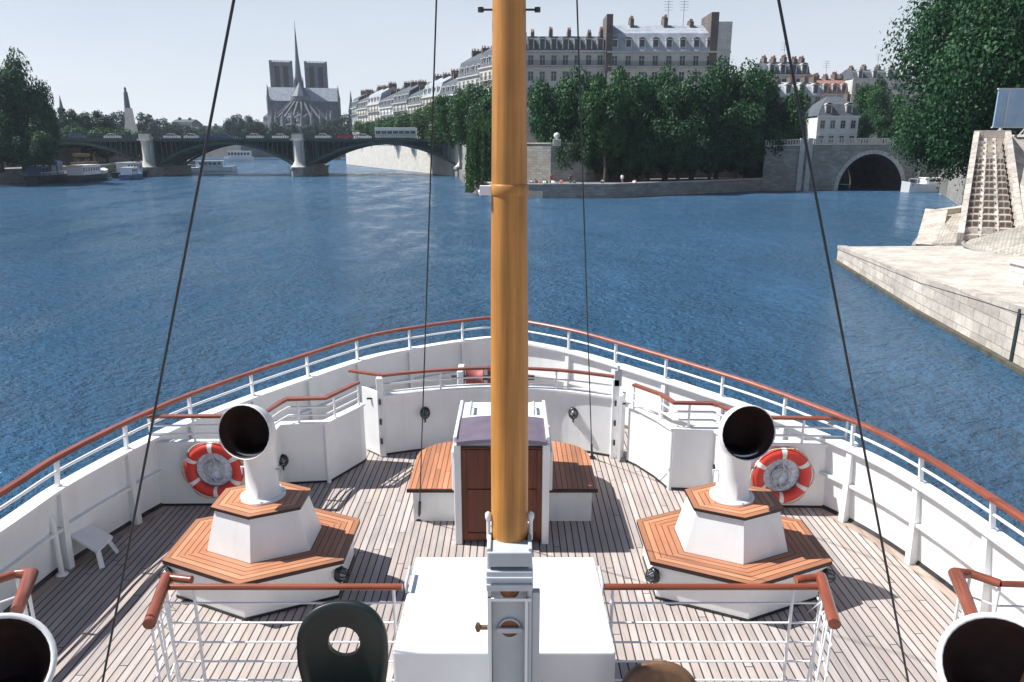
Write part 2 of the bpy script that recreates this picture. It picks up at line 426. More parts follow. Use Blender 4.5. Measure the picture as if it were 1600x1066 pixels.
# bulwark: port and starboard
def half(r, side): return r[:tipi+1] if side < 0 else r[tipi:]
for side in (-1, 1):
    mb = MB()
    o0, o1, i0, i1 = [half(r, side) for r in (ring(-.02, .03), ring(capz, .03), ring(-.02, -.03), ring(capz, -.03))]
    mb.grid([o0, o1], False, True); mb.grid([i0, i1], False, True, flip=True)
    # stringer halfway up inside
    s0 = half(ring(.50, -.03), side); s1 = half(ring(.50, -.085), side); s2 = half(ring(.465, -.085), side); s3 = half(ring(.465, -.03), side)
    mb.grid([s0, s1], False, False); mb.grid([s1, s2], False, False); mb.grid([s2, s3], False, False)
    b = mb.build('bulwark', M['white'], ship)
    # scupper gutter: dark joint at the foot
    mb = MB(); g0 = half(ring(.012, -.031), side); g1 = half(ring(.012, -.06), side); g2 = half(ring(.05, -.031), side)
    mb.grid([g0, g1], False, False); mb.grid([g2, g1], False, False)
    mb.build('waterway_seam', M['iron'], b)
    # cap
    mb = MB(); h0, h1 = capz, capz+.035
    rows = [half(ring(h0, .07), side), half(ring(h1, .07), side), half(ring(h1, -.10), side), half(ring(h0, -.10), side), half(ring(h0, .07), side)]
    mb.grid(rows, False, False); mb.build('bulwark_cap', M['white_rail'], b)
    # bracket frames: tapered web plates, wider at the foot
    path_i = half(ring(.0, -.03), side); path_t = half(ring(capz, -.03), side)
    if side < 0: path_i = path_i[::-1]; path_t = path_t[::-1]
    accL = 0; nxt = .55
    for k in range(len(path_i)-1):
        seg = (path_i[k+1]-path_i[k]).length
        while nxt <= accL+seg:
            t = (nxt-accL)/seg; p = path_i[k].lerp(path_i[k+1], t); q = path_t[k].lerp(path_t[k+1], t)
            if p.y < 2: break
            tg = (path_i[k+1]-path_i[k]).normalized(); inn = Vector((tg.y, -tg.x, 0)) if side > 0 else Vector((-tg.y, tg.x, 0))
            if inn.dot(Vector((-.1, 4, 0))-Vector((p.x, p.y, 0))) < 0: inn = -inn
            mbf = MB(); w2 = tg*.035
            lo = p+Vector((0, 0, .004)); mid = p.lerp(q, .5)
            prof = [lo, lo+inn*.115, mid+inn*.07, q+inn*.045, q]
            A = [x-w2 for x in prof]; B = [x+w2 for x in prof]
            mbf.fan(A, True); mbf.fan(B)
            for z in range(5):
                mbf.face([A[z], A[(z+1) % 5], B[(z+1) % 5], B[z]])
            mbf.build('bracket_frame', M['white'], b)
            nxt += 1.0
        accL += seg
    # open rail above the cap
    mb = MB(); mid = half(ring(1.12, 0), side)
    mb.tube(mid, .016, 6)
    g = mb.build('guard_rail', M['white_rail'], ship)
    cap_ = half(ring(capz+.03, 0), side); top = half(ring(1.27, 0), side)
    if side < 0: cap_ = cap_[::-1]; top = top[::-1]
    accL = 0; nxt = .55
    for k in range(len(cap_)-1):
        seg = (cap_[k+1]-cap_[k]).length
        while nxt <= accL+seg:
            t = (nxt-accL)/seg; p = cap_[k].lerp(cap_[k+1], t); q = top[k].lerp(top[k+1], t)
            if p.y < 1: break
            mbs = MB(); mbs.beam(p, q-Vector((0, 0, .015)), .05, .022, (cap_[k+1]-cap_[k])); mbs.lathe(p, [(.045, 0), (.045, .012), (.02, .02)], 8)
            mbs.build('stanchion', M['white_rail'], g); nxt += 1.0
        accL += seg
    t_ = half(ring(1.28, 0), side); n_ = len(t_); mb = MB()
    prof = [(-.046, -.02), (-.046, .006), (-.03, .02), (.03, .02), (.046, .006), (.046, -.02)]
    rows = []
    for i, p in enumerate(t_):
        a = t_[max(i-1, 0)]; c = t_[min(i+1, n_-1)]; d = (c-a); d.z = 0; d.normalize(); nr = Vector((-d.y, d.x, 0))
        rows.append([p+nr*x+Vector((0, 0, z)) for x, z in prof])
    mb.grid(rows, True, False); mb.fan(rows[0]); mb.fan(rows[-1])
    mb.build('caprail', M['rail_teak'], g)
# hull below
mb = MB(); r0 = ring(-.02, .03)
rows = [r0]
for z, inn, aft in ((-1.2, .12, .35), (-2.6, .35, .8), (-4.0, .65, 1.25), (-5.0, 1.0, 1.7)):
    rows.append([Vector((p.x*(1-inn*.16)-.02, p.y-aft*max(0, p.y/12.5)**3, ZD+z)) for p in r0])
mb.grid(rows, False, True, flip=True)
rr = [r[0] for r in rows]; re = [r[-1] for r in rows]; mb.face(rr+re[::-1])
hull = mb.build('hull', M['hull'], ship)
mb = MB(); mb.tube([p+Vector((0, 0, -.12)) for p in ring(0, .07)], .05, 6); mb.build('rubbing_strake', M['rail_teak'], hull)

# ------------------------------------------------------------------ generic low deck wall with cap, thin rail and teak rail
def deck_wall(name, pts, hcap=.86, rails=((.97,), (1.08,)), teak=None, teakh=1.22, posts=.9, label=None, parent=ship, closed_panel=True):
    pts = [Vector((p[0], p[1], ZD)) for p in pts]
    mb = MB(); ribbon(mb, pts, .05, ZD, ZD+hcap-.002)
    w_ = mb.build(name, M['white'], parent, label=label)
    mb = MB(); ribbon(mb, pts, .11, ZD+hcap, ZD+hcap+.03); mb.build('wall_cap', M['white_rail'], w_)
    mb = MB(); ribbon(mb, pts, .062, ZD+.005, ZD+.035); mb.build('foot_seam', M['iron'], w_)
    if teak is not None:
        tp = [Vector((p[0], p[1], ZD)) for p in teak]
        mb = MB()
        for (h,) in rails: mb.tube([p+Vector((0, 0, h)) for p in tp], .013, 6)
        L = sum((b-a).length for a, b in zip(tp[:-1], tp[1:])); k = max(2, int(round(L/posts))+1)
        for p, t in along(tp, L/(k-1)*.998, .001): mb.tube([p+Vector((0, 0, hcap+.02)), p+Vector((0, 0, teakh-.01))], .016, 6)
        mb.build('thin_rail', M['white_rail'], w_)
        mb = MB(); ribbon(mb, tp, .075, ZD+teakh-.018, ZD+teakh+.018); mb.build('caprail', M['rail_teak_x'], w_, bevel=.008)
    return w_
def bulkhead_lamp(parent, p, nrm, r=.065):
    nrm = Vector(nrm).normalized(); mb = MB(); p = Vector(p)
    q = nrm.to_track_quat('Z', 'Y').to_matrix()
    def ringc(rad, h, n=12): return [p+q @ Vector((rad*math.cos(2*math.pi*j/n), 1.25*rad*math.sin(2*math.pi*j/n), h)) for j in range(n)]
    mb.grid([ringc(r*1.15, 0), ringc(r*1.15, .03), ringc(r, .05), ringc(r*.85, .055)], True)
    for a in range(4):
        th = math.pi*a/4; e = Vector((math.cos(th), 1.25*math.sin(th), 0))*r*.95
        mb.tube([p+q @ (e*math.cos(u)+Vector((0, 0, .05+.07*math.sin(u)))) for u in [math.pi*k/6 for k in range(7)]], .006, 4)
    mb.tube([p+q @ Vector((0, -r*1.2, .02)), p+q @ Vector((0, -r*2.2, .02))], .012, 5)
    l = mb.build('bulkhead_lamp', M['iron'], parent)
    mb = MB(); rows = [ringc(r*.75*math.cos(u), .05+.06*math.sin(u)) for u in [math.pi/2*k/4 for k in range(4)]]
    mb.grid(rows, True); mb.fan(rows[-1]); mb.build('lamp_glass', M['glass_lamp'], l)
    return l

# breakwater amidships (bowed forward)
bw = smooth_path([(-1.86, 9.95, 0), (-1.1, 10.2, 0), (-.2, 10.32, 0), (.7, 10.2, 0), (1.45, 9.9, 0)], 6)
bwteak = [(-2.38, 10.25)]+[(p.x, p.y) for p in bw]
brk = deck_wall('breakwater', bw, .90, teak=[(p.x, p.y) for p in bw], label='curved white breakwater wall with teak rail ahead of the deck house')
mb = MB(); ribbon(mb, [Vector((-2.36, 10.2, 0)), Vector((-2.05, 10.06, 0)), Vector((-1.86, 9.98, 0))], .07, ZD+1.2, ZD+1.235); mb.build('caprail', M['rail_teak_x'], brk, bevel=.008)
for px in (664, 896):
    q = UD(px, 646, 10.1); bulkhead_lamp(brk, (q.x, 10.13 if abs(q.x+.2) > .5 else 10.2, q.z), (0, -1, 0))
for x_, y_ in ((-1.88, 9.93), (1.47, 9.88)):
    mb = MB(); mb.box(x_-.05, x_+.05, y_-.05, y_+.05, ZD, ZD+1.2); mb.build('end_post', M['white'], brk, bevel=.01)
    for z in (.25, .55, .85): mb = MB(); mb.tube([(x_, y_-.065, ZD+z-.04), (x_, y_-.065, ZD+z+.04)], .014, 6); mb.build('hinge', M['iron'], brk)

# ---- side partitions, port and starboard
def side_partition(port):
    s = -1 if port else 1
    if port:
        pts = [(-4.50, 8.40), (-3.05, 8.42), (-3.07, 9.0), (-2.46, 9.07), (-2.15, 9.68), (-2.12, 9.78)]
        teak = [(-4.42, 8.38), (-3.06, 8.4), (-2.98, 8.85), (-2.92, 9.02), (-2.44, 9.05), (-2.14, 9.7)]
        door = ((-2.17, 10.14), (-1.90, 9.88))
    else:
        pts = [(4.22, 8.34), (2.72, 8.38), (2.62, 8.82), (2.07, 8.86), (1.96, 9.2), (1.78, 9.56), (1.66, 9.72)]
        teak = [(4.05, 8.3), (2.85, 8.36), (2.72, 8.62), (2.58, 8.85), (2.08, 8.87), (1.97, 9.2), (1.68, 9.6)]
        door = ((1.60, 9.88), (1.52, 9.70))
    if not port: pts = pts; 
    w_ = deck_wall('partition_wall', pts, .84, teak=teak, teakh=1.2, posts=.55,
                   label='port side white partition carrying a lifebuoy' if port else 'starboard side white partition carrying a lifebuoy')
    mb = MB(); ribbon(mb, [Vector((*door[0], 0)), Vector((*door[1], 0))], .04, ZD+.03, ZD+1.0)
    d = mb.build('door', M['white'], w_, bevel=.008)
    mb = MB(); c = (Vector(door[0])+Vector(door[1]))/2; mb.box(c.x-.05, c.x+.04, c.y-.06, c.y-.03, ZD+.86, ZD+.88); mb.build('door_handle', M['iron'], w_)
    lx, ly = (-3.0, 9.0) if port else (2.63, 8.8)
    q = DK(447, 757) if port else DK(1117, 766)
    bulkhead_lamp(w_, (q.x, ly-.03, ZD+.36), (0, -1, 0), .06)
    # corner posts
    for p in (pts[1], pts[3]):
        mb = MB(); mb.tube([(p[0], p[1]-.02, ZD), (p[0], p[1]-.02, ZD+.84)], .03, 8); mb.build('corner_bead', M['white'], w_)
    return w_
pw = side_partition(True); sw = side_partition(False)

# ---- windlass ahead of the breakwater
wl = MB(); wl.box(-.95, .35, 10.75, 11.25, ZD, ZD+.55); wl.box(-.85, -.75, 10.8, 11.2, ZD+.55, ZD+1.02); wl.box(.15, .25, 10.8, 11.2, ZD+.55, ZD+1.02)
wo = wl.build('anchor_windlass', M['white'], ship, bevel=.02)
wl = MB()
for x0, x1, r in ((-.72, -.45, .16), (-.38, -.1, .2), (-.04, .12, .16)):
    rows = [[(x, 11+rr*math.cos(t), ZD+.85+rr*math.sin(t)) for t in [2*math.pi*j/14 for j in range(14)]] for x, rr in ((x0, r), (x0+.04, r*.8), ((x0+x1)/2, r*.68), (x1-.04, r*.8), (x1, r))]
    wl.grid(rows, True); wl.fan(rows[0]); wl.fan(rows[-1])
wl.build('windlass_drum', plain('oxide_red_paint', (.33, .08, .06), .6, .3, 5), wo)
wl = MB(); wl.tube([(-.95, 11, ZD+.85), (.35, 11, ZD+.85)], .04, 8); wl.build('windlass_shaft', M['iron'], wo)
# small bollards and pennant staff
mb = MB(); mb.tube([tip+Vector((.02, -.06, -.3)), tip+Vector((.02, -.04, .36))], [.022, .014], 8); mb.lathe(tip+Vector((.02, -.04, .36)), [(.014, 0), (.03, .015), (.03, .03), (.0, .05)], 8)
mb.build('jackstaff', M['white_rail'], ship)
mb = MB(); q = UD(965, 590, 9.9); mb.box(q.x-.05, q.x+.05, 9.83, 9.87, ZD+1.1, ZD+1.33); mb.tube([(q.x, 9.85, ZD+1.33), (q.x, 9.85, ZD+1.4)], .02, 6); mb.build('rail_end_fitting', M['grey'], ship)

# ------------------------------------------------------------------ companionway house with benches
cx = -.115
hx = .455
comp = MB(); comp.prism([(cx-hx, 7.56), (cx+hx, 7.56), (cx+.47, 8.66), (cx-.47, 8.66)], ZD, ZD+1.20)
comp = comp.build('companionway', M['white'], ship, label='white companionway house with dark wooden doors behind the mast')
for s in (-1, 1):
    mb = MB(); mb.box(cx+s*(hx+.035)-.04, cx+s*(hx+.035)+.04, 7.46, 7.60, ZD, ZD+1.22)
    mb.build('door_post', M['white'], comp, bevel=.01)
    mb = MB(); x0, x1 = sorted((cx+s*.008, cx+s*.452)); mb.box(x0, x1, 7.50, 7.54, ZD+.03, ZD+1.17)
    d = mb.build('door', M['door'], comp)
    mb = MB()
    for a, b, c, e in ((x0+.01, x0+.06, .05, 1.15), (x1-.06, x1-.01, .05, 1.15), (x0+.07, x1-.07, .05, .13), (x0+.07, x1-.07, 1.08, 1.15), (x0+.07, x1-.07, .6, .67)):
        mb.box(a, b, 7.487, 7.498, ZD+c, ZD+e)
    mb.build('door_panel_frame', M['door'], d, bevel=.003)
    mb = MB(); mb.tube([(cx+s*.06, 7.47, ZD+.6), (cx+s*.06, 7.47, ZD+.72)], .01, 6); mb.build('door_handle', M['brass'], d)
mb = MB()       # hood: cambered sliding hatch
rows = []
for y, z in ((7.42, 1.225), (7.43, 1.265), (7.75, 1.275), (8.12, 1.28), (8.125, 1.24)):
    rows.append([(cx+(-.49+.98*k/10), y, ZD+z+.035*(1-((k-5)/5)**2)) for k in range(11)])
mb.grid(rows, False, False); mb.face([rows[0][0], rows[1][0], rows[2][0], rows[3][0], rows[4][0]]); mb.face([r[-1] for r in rows])
mb.build('sliding_hood', M['hood'], comp)
mb = MB(); mb.box(cx-.5, cx+.5, 8.14, 8.70, ZD+1.21, ZD+1.27); mb.box(cx-.53, cx-.49, 7.5, 8.70, ZD+1.21, ZD+1.30); mb.box(cx+.49, cx+.53, 7.5, 8.7, ZD+1.21, ZD+1.30)
mb.build('house_roof', M['white_rail'], comp, bevel=.012)
for s in (-1, 1):
    mb = MB(); mb.tube([(cx+s*.38, 8.25, ZD+1.27), (cx+s*.38, 8.25, ZD+1.34), (cx+s*.38, 8.5, ZD+1.34), (cx+s*.38, 8.5, ZD+1.27)], .012, 6); mb.build('grab_handle', M['grey'], comp)
def plankface(mb, outer, inner, uvw=None, uvl=None):
    """trapezoid with v running from the outer edge inwards"""
    a, b = Vector(outer[0]), Vector(outer[1]); c, d = Vector(inner[1]), Vector(inner[0])
    t = (b-a).normalized()
    def uv(p):
        r = Vector(p)-a; return (r.dot(t), (r-t*r.dot(t)).length)
    mb.face([a, b, c, d], [uv(a), uv(b), uv(c), uv(d)])
for s in (-1, 1):
    # bench: white box base, slatted teak seat running fore and aft, rounded outboard at the far end
    xi = cx+s*.53; xo = cx+s*1.13; xb = cx+s*1.07
    def P2(xo_, xi_, y0, y1, cut):
        pts = [(xi_, y0), (xo_, y0), (xo_, y1-cut)]
        for k in range(1, 6):
            t = k/5*math.pi/2; pts.append((xi_+(xo_-xi_)*math.cos(t), y1-cut+cut*math.sin(t)))
        return pts if s > 0 else pts[::-1]
    mb = MB(); mb.prism(P2(xb, xi, 8.0, 9.35, .45), ZD, ZD+.41)
    bn = mb.build('bench', M['white'], ship, label='slatted teak bench on the port side of the companionway' if s < 0 else 'slatted teak bench on the starboard side of the companionway')
    pl = P2(xo, xi-s*0, 7.96, 9.42, .5)
    mb = MB(); mb.prism(pl, ZD+.413, ZD+.448, cap=False)
    mb.face([(p[0], p[1], ZD+.448) for p in pl], [(p[1], p[0]-xi) for p in pl])
    mb.build('bench_seat', M['seat'], bn)
    mb = MB(); x0, x1 = sorted((xo, xi)); mb.box(x0-.004, x1+.004, 7.94, 7.962, ZD+.405, ZD+.442); mb.build('seat_edge', M['darkedge'], bn)
    # sloping back board beside the house
    mb = MB(); x0, x1 = sorted((xi-s*.02, xi+s*.06)); mb.box(x0, x1, 7.9, 8.75, ZD+.45, ZD+.95); mb.build('bench_back', M['white'], bn, bevel=.012)

# ------------------------------------------------------------------ cowl ventilators
def cowl(parent, c, rb, rm, z0, zt, face, n=28, tilt=0.0, label=None, lip=.965):
    """c plan centre, rb tube radius, rm mouth radius, z0 foot height, zt height of the mouth's centre; face = plan unit vector"""
    f = Vector((face[0], face[1], 0)).normalized(); side = Vector((-f.y, f.x, 0))
    # centre line: up, then a quarter bend towards the mouth
    zb = zt-rm*1.05
    def frames(k):
        fr = [(Vector((c[0], c[1], ZD+z0)), Vector((0, 0, 1)), rb*1.12), (Vector((c[0], c[1], ZD+z0+.03)), Vector((0, 0, 1)), rb*1.12),
              (Vector((c[0], c[1], ZD+z0+.045)), Vector((0, 0, 1)), rb), (Vector((c[0], c[1], ZD+(z0+zb)/2)), Vector((0, 0, 1)), rb*.97), (Vector((c[0], c[1], ZD+zb)), Vector((0, 0, 1)), rb*.97)]
        base = Vector((c[0], c[1], ZD+zb)); Rb = rm*1.05
        A = math.pi/2-tilt
        for i in range(1, 9):
            a = A*i/8; r = rb*.97+(rm-rb*.97)*(i/8)**1.1
            p = base+f*(Rb*.75*(1-math.cos(a)))+Vector((0, 0, Rb*math.sin(a)*1.0))
            d = (f*math.sin(a)+Vector((0, 0, math.cos(a)))).normalized(); fr.append((p, d, r))
        p, d, r = fr[-1]; fr.append((p+d*rm*.22, d, rm*1.02)); fr.append((p+d*rm*.26, d, rm*1.035)); fr.append((p+d*rm*.29, d, rm*1.03))
        return fr
    fr = frames(0); mb = MB(); rows = []
    for p, d, r in fr:
        u = side; v = d.cross(u).normalized()
        rows.append([p+(u*math.cos(t)+v*math.sin(t))*r for t in [2*math.pi*j/n for j in range(n)]])
    mb.grid(rows, True)
    p, d, r = fr[-1]; v = d.cross(side).normalized()
    def rg(rad, dep): return [p+d*dep+(side*math.cos(t)+v*math.sin(t))*rad for t in [2*math.pi*j/n for j in range(n)]]
    mb.grid([rg(r, 0), rg(r*(lip*.5+.5), .012), rg(r*lip, .004), rg(r*(lip-.005), -.012)], True)
    o = mb.build('cowl', M['white'], parent, label=label)
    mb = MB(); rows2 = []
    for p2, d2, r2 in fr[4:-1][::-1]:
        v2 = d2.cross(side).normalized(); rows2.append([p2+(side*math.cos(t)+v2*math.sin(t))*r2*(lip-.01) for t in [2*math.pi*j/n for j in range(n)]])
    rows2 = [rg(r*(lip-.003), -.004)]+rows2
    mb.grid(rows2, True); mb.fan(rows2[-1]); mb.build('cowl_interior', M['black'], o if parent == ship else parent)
    mb = MB(); mb.lathe((c[0], c[1], ZD+z0), [(rb*1.35, .001), (rb*1.35, .022), (rb*1.15, .03)], n); 
    for k in range(8):
        mb.lathe((c[0]+rb*1.26*math.cos(k*math.pi/4+.2), c[1]+rb*1.26*math.sin(k*math.pi/4+.2), ZD+z0+.022), [(.014, 0), (.014, .012)], 6)
    mb.build('flange', M['white_rail'], o if parent == ship else parent)
    mb = MB(); q = Vector((c[0], c[1], ZD+(z0+zb)*.5+.05)); 
    for s in (-1, 1):
        mb = MB(); mb.tube([q+side*s*rb*.95, q+side*s*(rb+.05), q+side*s*(rb+.05)+Vector((0, 0, -.1))], .009, 6)
        mb.build('turning_handle', M['grey'], o if parent == ship else parent)
    return o
def hexpts(c, r, z, rot=0): return [Vector((c[0]+r*math.sin(rot+k*math.pi/3), c[1]-.79*r*math.cos(rot+k*math.pi/3), z)) for k in range(6)]
def big_vent(c, port):
    side = 'port' if port else 'starboard'
    o = MB(); a = hexpts(c, .93, ZD); b = hexpts(c, .96, ZD+.405)
    o.grid([a, b], True, False)
    root = o.build('ventilator', M['white'], ship, label=side+' ventilator: white cowl on a hexagonal pedestal ringed by a teak seat')
    mb = MB(); e = hexpts(c, 1.03, ZD+.405); f = hexpts(c, 1.03, ZD+.445); mb.grid([e, f], True, False); mb.grid([hexpts(c, .9, ZD+.405), e], True, False)
    mb.build('seat_edge', M['darkedge'], root)
    mb = MB(); ou = hexpts(c, 1.035, ZD+.449); inn = hexpts(c, .57, ZD+.449)
    for k in range(6): plankface(mb, (ou[k], ou[(k+1) % 6]), (inn[k], inn[(k+1) % 6]))
    mb.build('ring_seat', M['seat'], root)
    mb = MB(); mb.grid([hexpts(c, .93, ZD+.352), hexpts(c, .985, ZD+.352), hexpts(c, .985, ZD+.40), hexpts(c, .96, ZD+.40)], True, False); mb.build('seat_moulding', M['white_rail'], root)
    mb = MB(); mb.grid([hexpts(c, .60, ZD+.44), hexpts(c, .475, ZD+.885)], True, False); mb.build('pedestal', M['white'], root)
    mb = MB(); mb.grid([hexpts(c, .945, ZD+.004), hexpts(c, .945, ZD+.03), hexpts(c, .92, ZD+.03)], True, False); mb.build('foot_seam', M['iron'], root)
    mb = MB(); e = hexpts(c, .515, ZD+.885); f = hexpts(c, .515, ZD+.915); mb.grid([hexpts(c, .47, ZD+.885), e, f], True, False); mb.build('pedestal_edge', M['darkedge'], root)
    mb = MB(); ou = hexpts(c, .517, ZD+.917); inn = hexpts(c, .16, ZD+.917)
    for k in range(6): plankface(mb, (ou[k], ou[(k+1) % 6]), (inn[k], inn[(k+1) % 6]))
    mb.build('pedestal_top', M['seat'], root)
    tgt = Vector((0, 0))-Vector((c[0], c[1])); tgt.normalize()
    cowl(root, (c[0]+.0, c[1]+.05), .165, .266, .915, 1.70, (-.16 if port else .12, -1), tilt=.16)
    for k, side_ in ((5, -1), (1, 1)):
        q = hexpts(c, .93, ZD+.26)[k]; d = Vector((q.x-c[0], q.y-c[1], 0)).normalized()
        bulkhead_lamp(root, q+d*.02+Vector((0, 0, .02)), d, .06)
    return root
big_vent((-2.55, 6.82), True); big_vent((2.25, 6.80), False)
for s, c, rm in ((-1, (-3.50, 4.26), .345), (1, (3.33, 4.28), .37)):
    f = Vector((-c[0], -c[1])).normalized()
    cowl(ship, c, .24, rm, 0, 1.08 if s < 0 else 1.05, (f.x*.7, f.y), n=36, tilt=.75, lip=.90, label='large low cowl at the port edge of the picture' if s < 0 else 'large low cowl at the starboard edge of the picture')

# ------------------------------------------------------------------ mast, housing, tabernacle, stays
mx, my = -.015, 4.20
mb = MB(); mb.lathe((mx, my, ZD), [(.113, 1.85), (.116, 2.0), (.1145, 2.8), (.1085, 3.6), (.095, 4.6), (.0865, 5.3), (.078, 8), (.05, 12.6), (.0, 12.7)], 28)
mast = mb.build('mast', M['mast'], ship, label='tall round varnished orange wooden mast in the middle of the picture')
def zat(px, py, Y): return UD(px, py, Y).z-ZD
zc = zat(796, 298, my-.12)
mb = MB(); mb.lathe((mx, my, ZD+zc), [(.106, -.03), (.110, -.02), (.110, .02), (.103, .03)], 28); mb.build('mast_collar', M['mast'], mast)
mb = MB(); mb.prism([(mx-.165, my-.04), (mx-.1, my-.04), (mx-.1, my+.03), (mx-.165, my+.03)], ZD+zc-.03, ZD+zc+.02); mb.tube([(mx-.1, my, ZD+zc+.01), (mx-.17, my-.02, ZD+zc-.02)], .018, 6); mb.build('cleat', M['white_rail'], mast)
zc2 = zat(796, 10, my-.1)
mb = MB(); mb.tube([(mx-.165, my, ZD+zc2), (mx+.165, my, ZD+zc2)], .006, 6); mb.lathe((mx-.15, my, ZD+zc2-.012), [(.016, 0), (.016, .024)], 8); mb.lathe((mx+.15, my, ZD+zc2-.012), [(.016, 0), (.016, .024)], 8); mb.build('belaying_bar', M['iron'], mast)
# tabernacle
tb = MB(); yT = 3.99
tb.box(mx-.139, mx-.114, yT, yT+.34, ZD, ZD+2.02); tb.box(mx+.114, mx+.139, yT, yT+.34, ZD, ZD+2.02); tb.box(mx-.112, mx+.112, yT+.06, yT+.11, ZD, ZD+1.74)
tab = tb.build('tabernacle', M['grey'], ship, label='pale grey steel tabernacle holding the foot of the mast', bevel=.006)
mb = MB(); mb.box(mx-.144, mx+.144, yT-.03, yT+.14, ZD+1.74, ZD+1.88); mb.box(mx-.135, mx+.135, yT-.015, yT+.14, ZD+1.90, ZD+2.00)
for z in (1.78, 1.83): mb.box(mx-.146, mx+.146, yT-.045, yT-.03, ZD+z, ZD+z+.018)
mb.build('clamp_block', M['grey'], tab, bevel=.008)
mb = MB(); mb.box(mx+.145, mx+.19, yT+.02, yT+.07, ZD, ZD+1.70); mb.box(mx+.141, mx+.1455, yT+.02, yT+.30, ZD, ZD+1.70); mb.build('side_plate', M['grey'], tab, bevel=.004)
mb = MB(); mb.box(mx-.134, mx-.114, yT-.012, yT-.002, ZD+.6, ZD+1.68); mb.box(mx+.096, mx+.114, yT-.012, yT-.002, ZD+.6, ZD+1.68); mb.box(mx-.134, mx+.134, yT-.014, yT-.002, ZD+1.66, ZD+1.68); mb.build('front_frame', M['white_rail'], tab)
for pyc, up in ((922, -1), (982, 1)):
    z = zat(797, pyc, yT+.05)
    mb = MB(); rr = .064
    pts = [(mx+rr*math.cos(t), yT+.056, ZD+z+rr*math.sin(t)) for t in [2*math.pi*j/20 for j in range(20)]]
    mb.fan(pts); h = mb.build('pin_hole', M['rust'], tab)
    mb = MB(); rows = [[(mx+q*math.cos(t), yT+.058-dd, ZD+z+q*math.sin(t)) for t in [2*math.pi*j/20 for j in range(20)]] for q, dd in ((.062, 0), (.062, .012), (.073, .012), (.073, 0))]
    mb.grid(rows, True, False); mb.box(mx-.08, mx+.08, yT+.03, yT+.045, ZD+z-.022, ZD+z+.012) if up > 0 else mb.box(mx-.08, mx+.08, yT+.03, yT+.045, ZD+z+.01, ZD+z+.06)
    mb.build('hole_rim', M['grey'], tab)
mb = MB(); z = zat(762, 985, yT); mb.tube([(mx-.20, yT+.03, ZD+z), (mx-.14, yT+.03, ZD+z)], .016, 8); mb.lathe((mx-.20, yT+.03, ZD+z-.03), [(.012, 0), (.022, .03), (.012, .06)], 8); mb.build('locking_bolt', M['brass'], tab)
for s in (-1, 1):
    mb = MB(); mb.tube([(mx+s*.134, yT+.18, ZD+1.98), (mx+s*.134, yT+.18, ZD+2.15)], .012, 8); mb.lathe((mx+s*.134, yT+.18, ZD+2.11), [(.013, 0), (.02, .02), (.02, .05), (.0, .065)], 8)
    mb.build('belaying_pin', M['white_rail'], tab)
# housing box round the mast
mb = MB(); mb.prism([(-.83, 4.35), (.72, 4.35), (.70, 5.57), (-.82, 5.57)], ZD, ZD+1.0)
hs = mb.build('mast_housing', M['white'], ship, bevel=.015, label='plain white box casing around the foot of the mast')
for s, x_ in ((-1, -.80), (1, .68)):
    mb = MB(); mb.tube([(x_+s*.03, 5.3, ZD+1.0), (x_+s*.03, 5.3, ZD+1.07), (x_+s*.03, 5.05, ZD+1.07), (x_+s*.03, 5.05, ZD+1.0)], .010, 6); mb.build('grab_handle', M['grey'], hs)
# stays
def stay(top, bpx, h, r, lab):
    b = DK(bpx[0], bpx[1], h) if bpx[1] < 1060 else DK(bpx[0], bpx[1], h)
    mb = MB(); mb.tube([b, top], r, 6); s_ = mb.build('stay', M['cable'], ship, label=lab)
    mb = MB(); d = (top-b).normalized(); mb.tube([b, b+d*.3], r*2.2, 8); mb.lathe((b.x, b.y, ZD), [(.05, .0), (.05, .02), (.02, .04), (.02, .07)], 8); mb.build('turnbuckle', M['iron'], s_)
T1 = Vector((mx, my, HW+5.45)); T2 = Vector((mx, my, HW+6.83))
stay(T1, (146, 1140), 0, .0085, 'thick wire stay crossing the left side of the picture')
stay(T1, (1434, 1143), 0, .0085, 'thick wire stay crossing the right side of the picture')
stay(T2, (655, 812), 0, .0075, 'thin wire stay just left of the mast')
stay(T2, (925, 716), 0, .0075, 'thin wire stay just right of the mast')

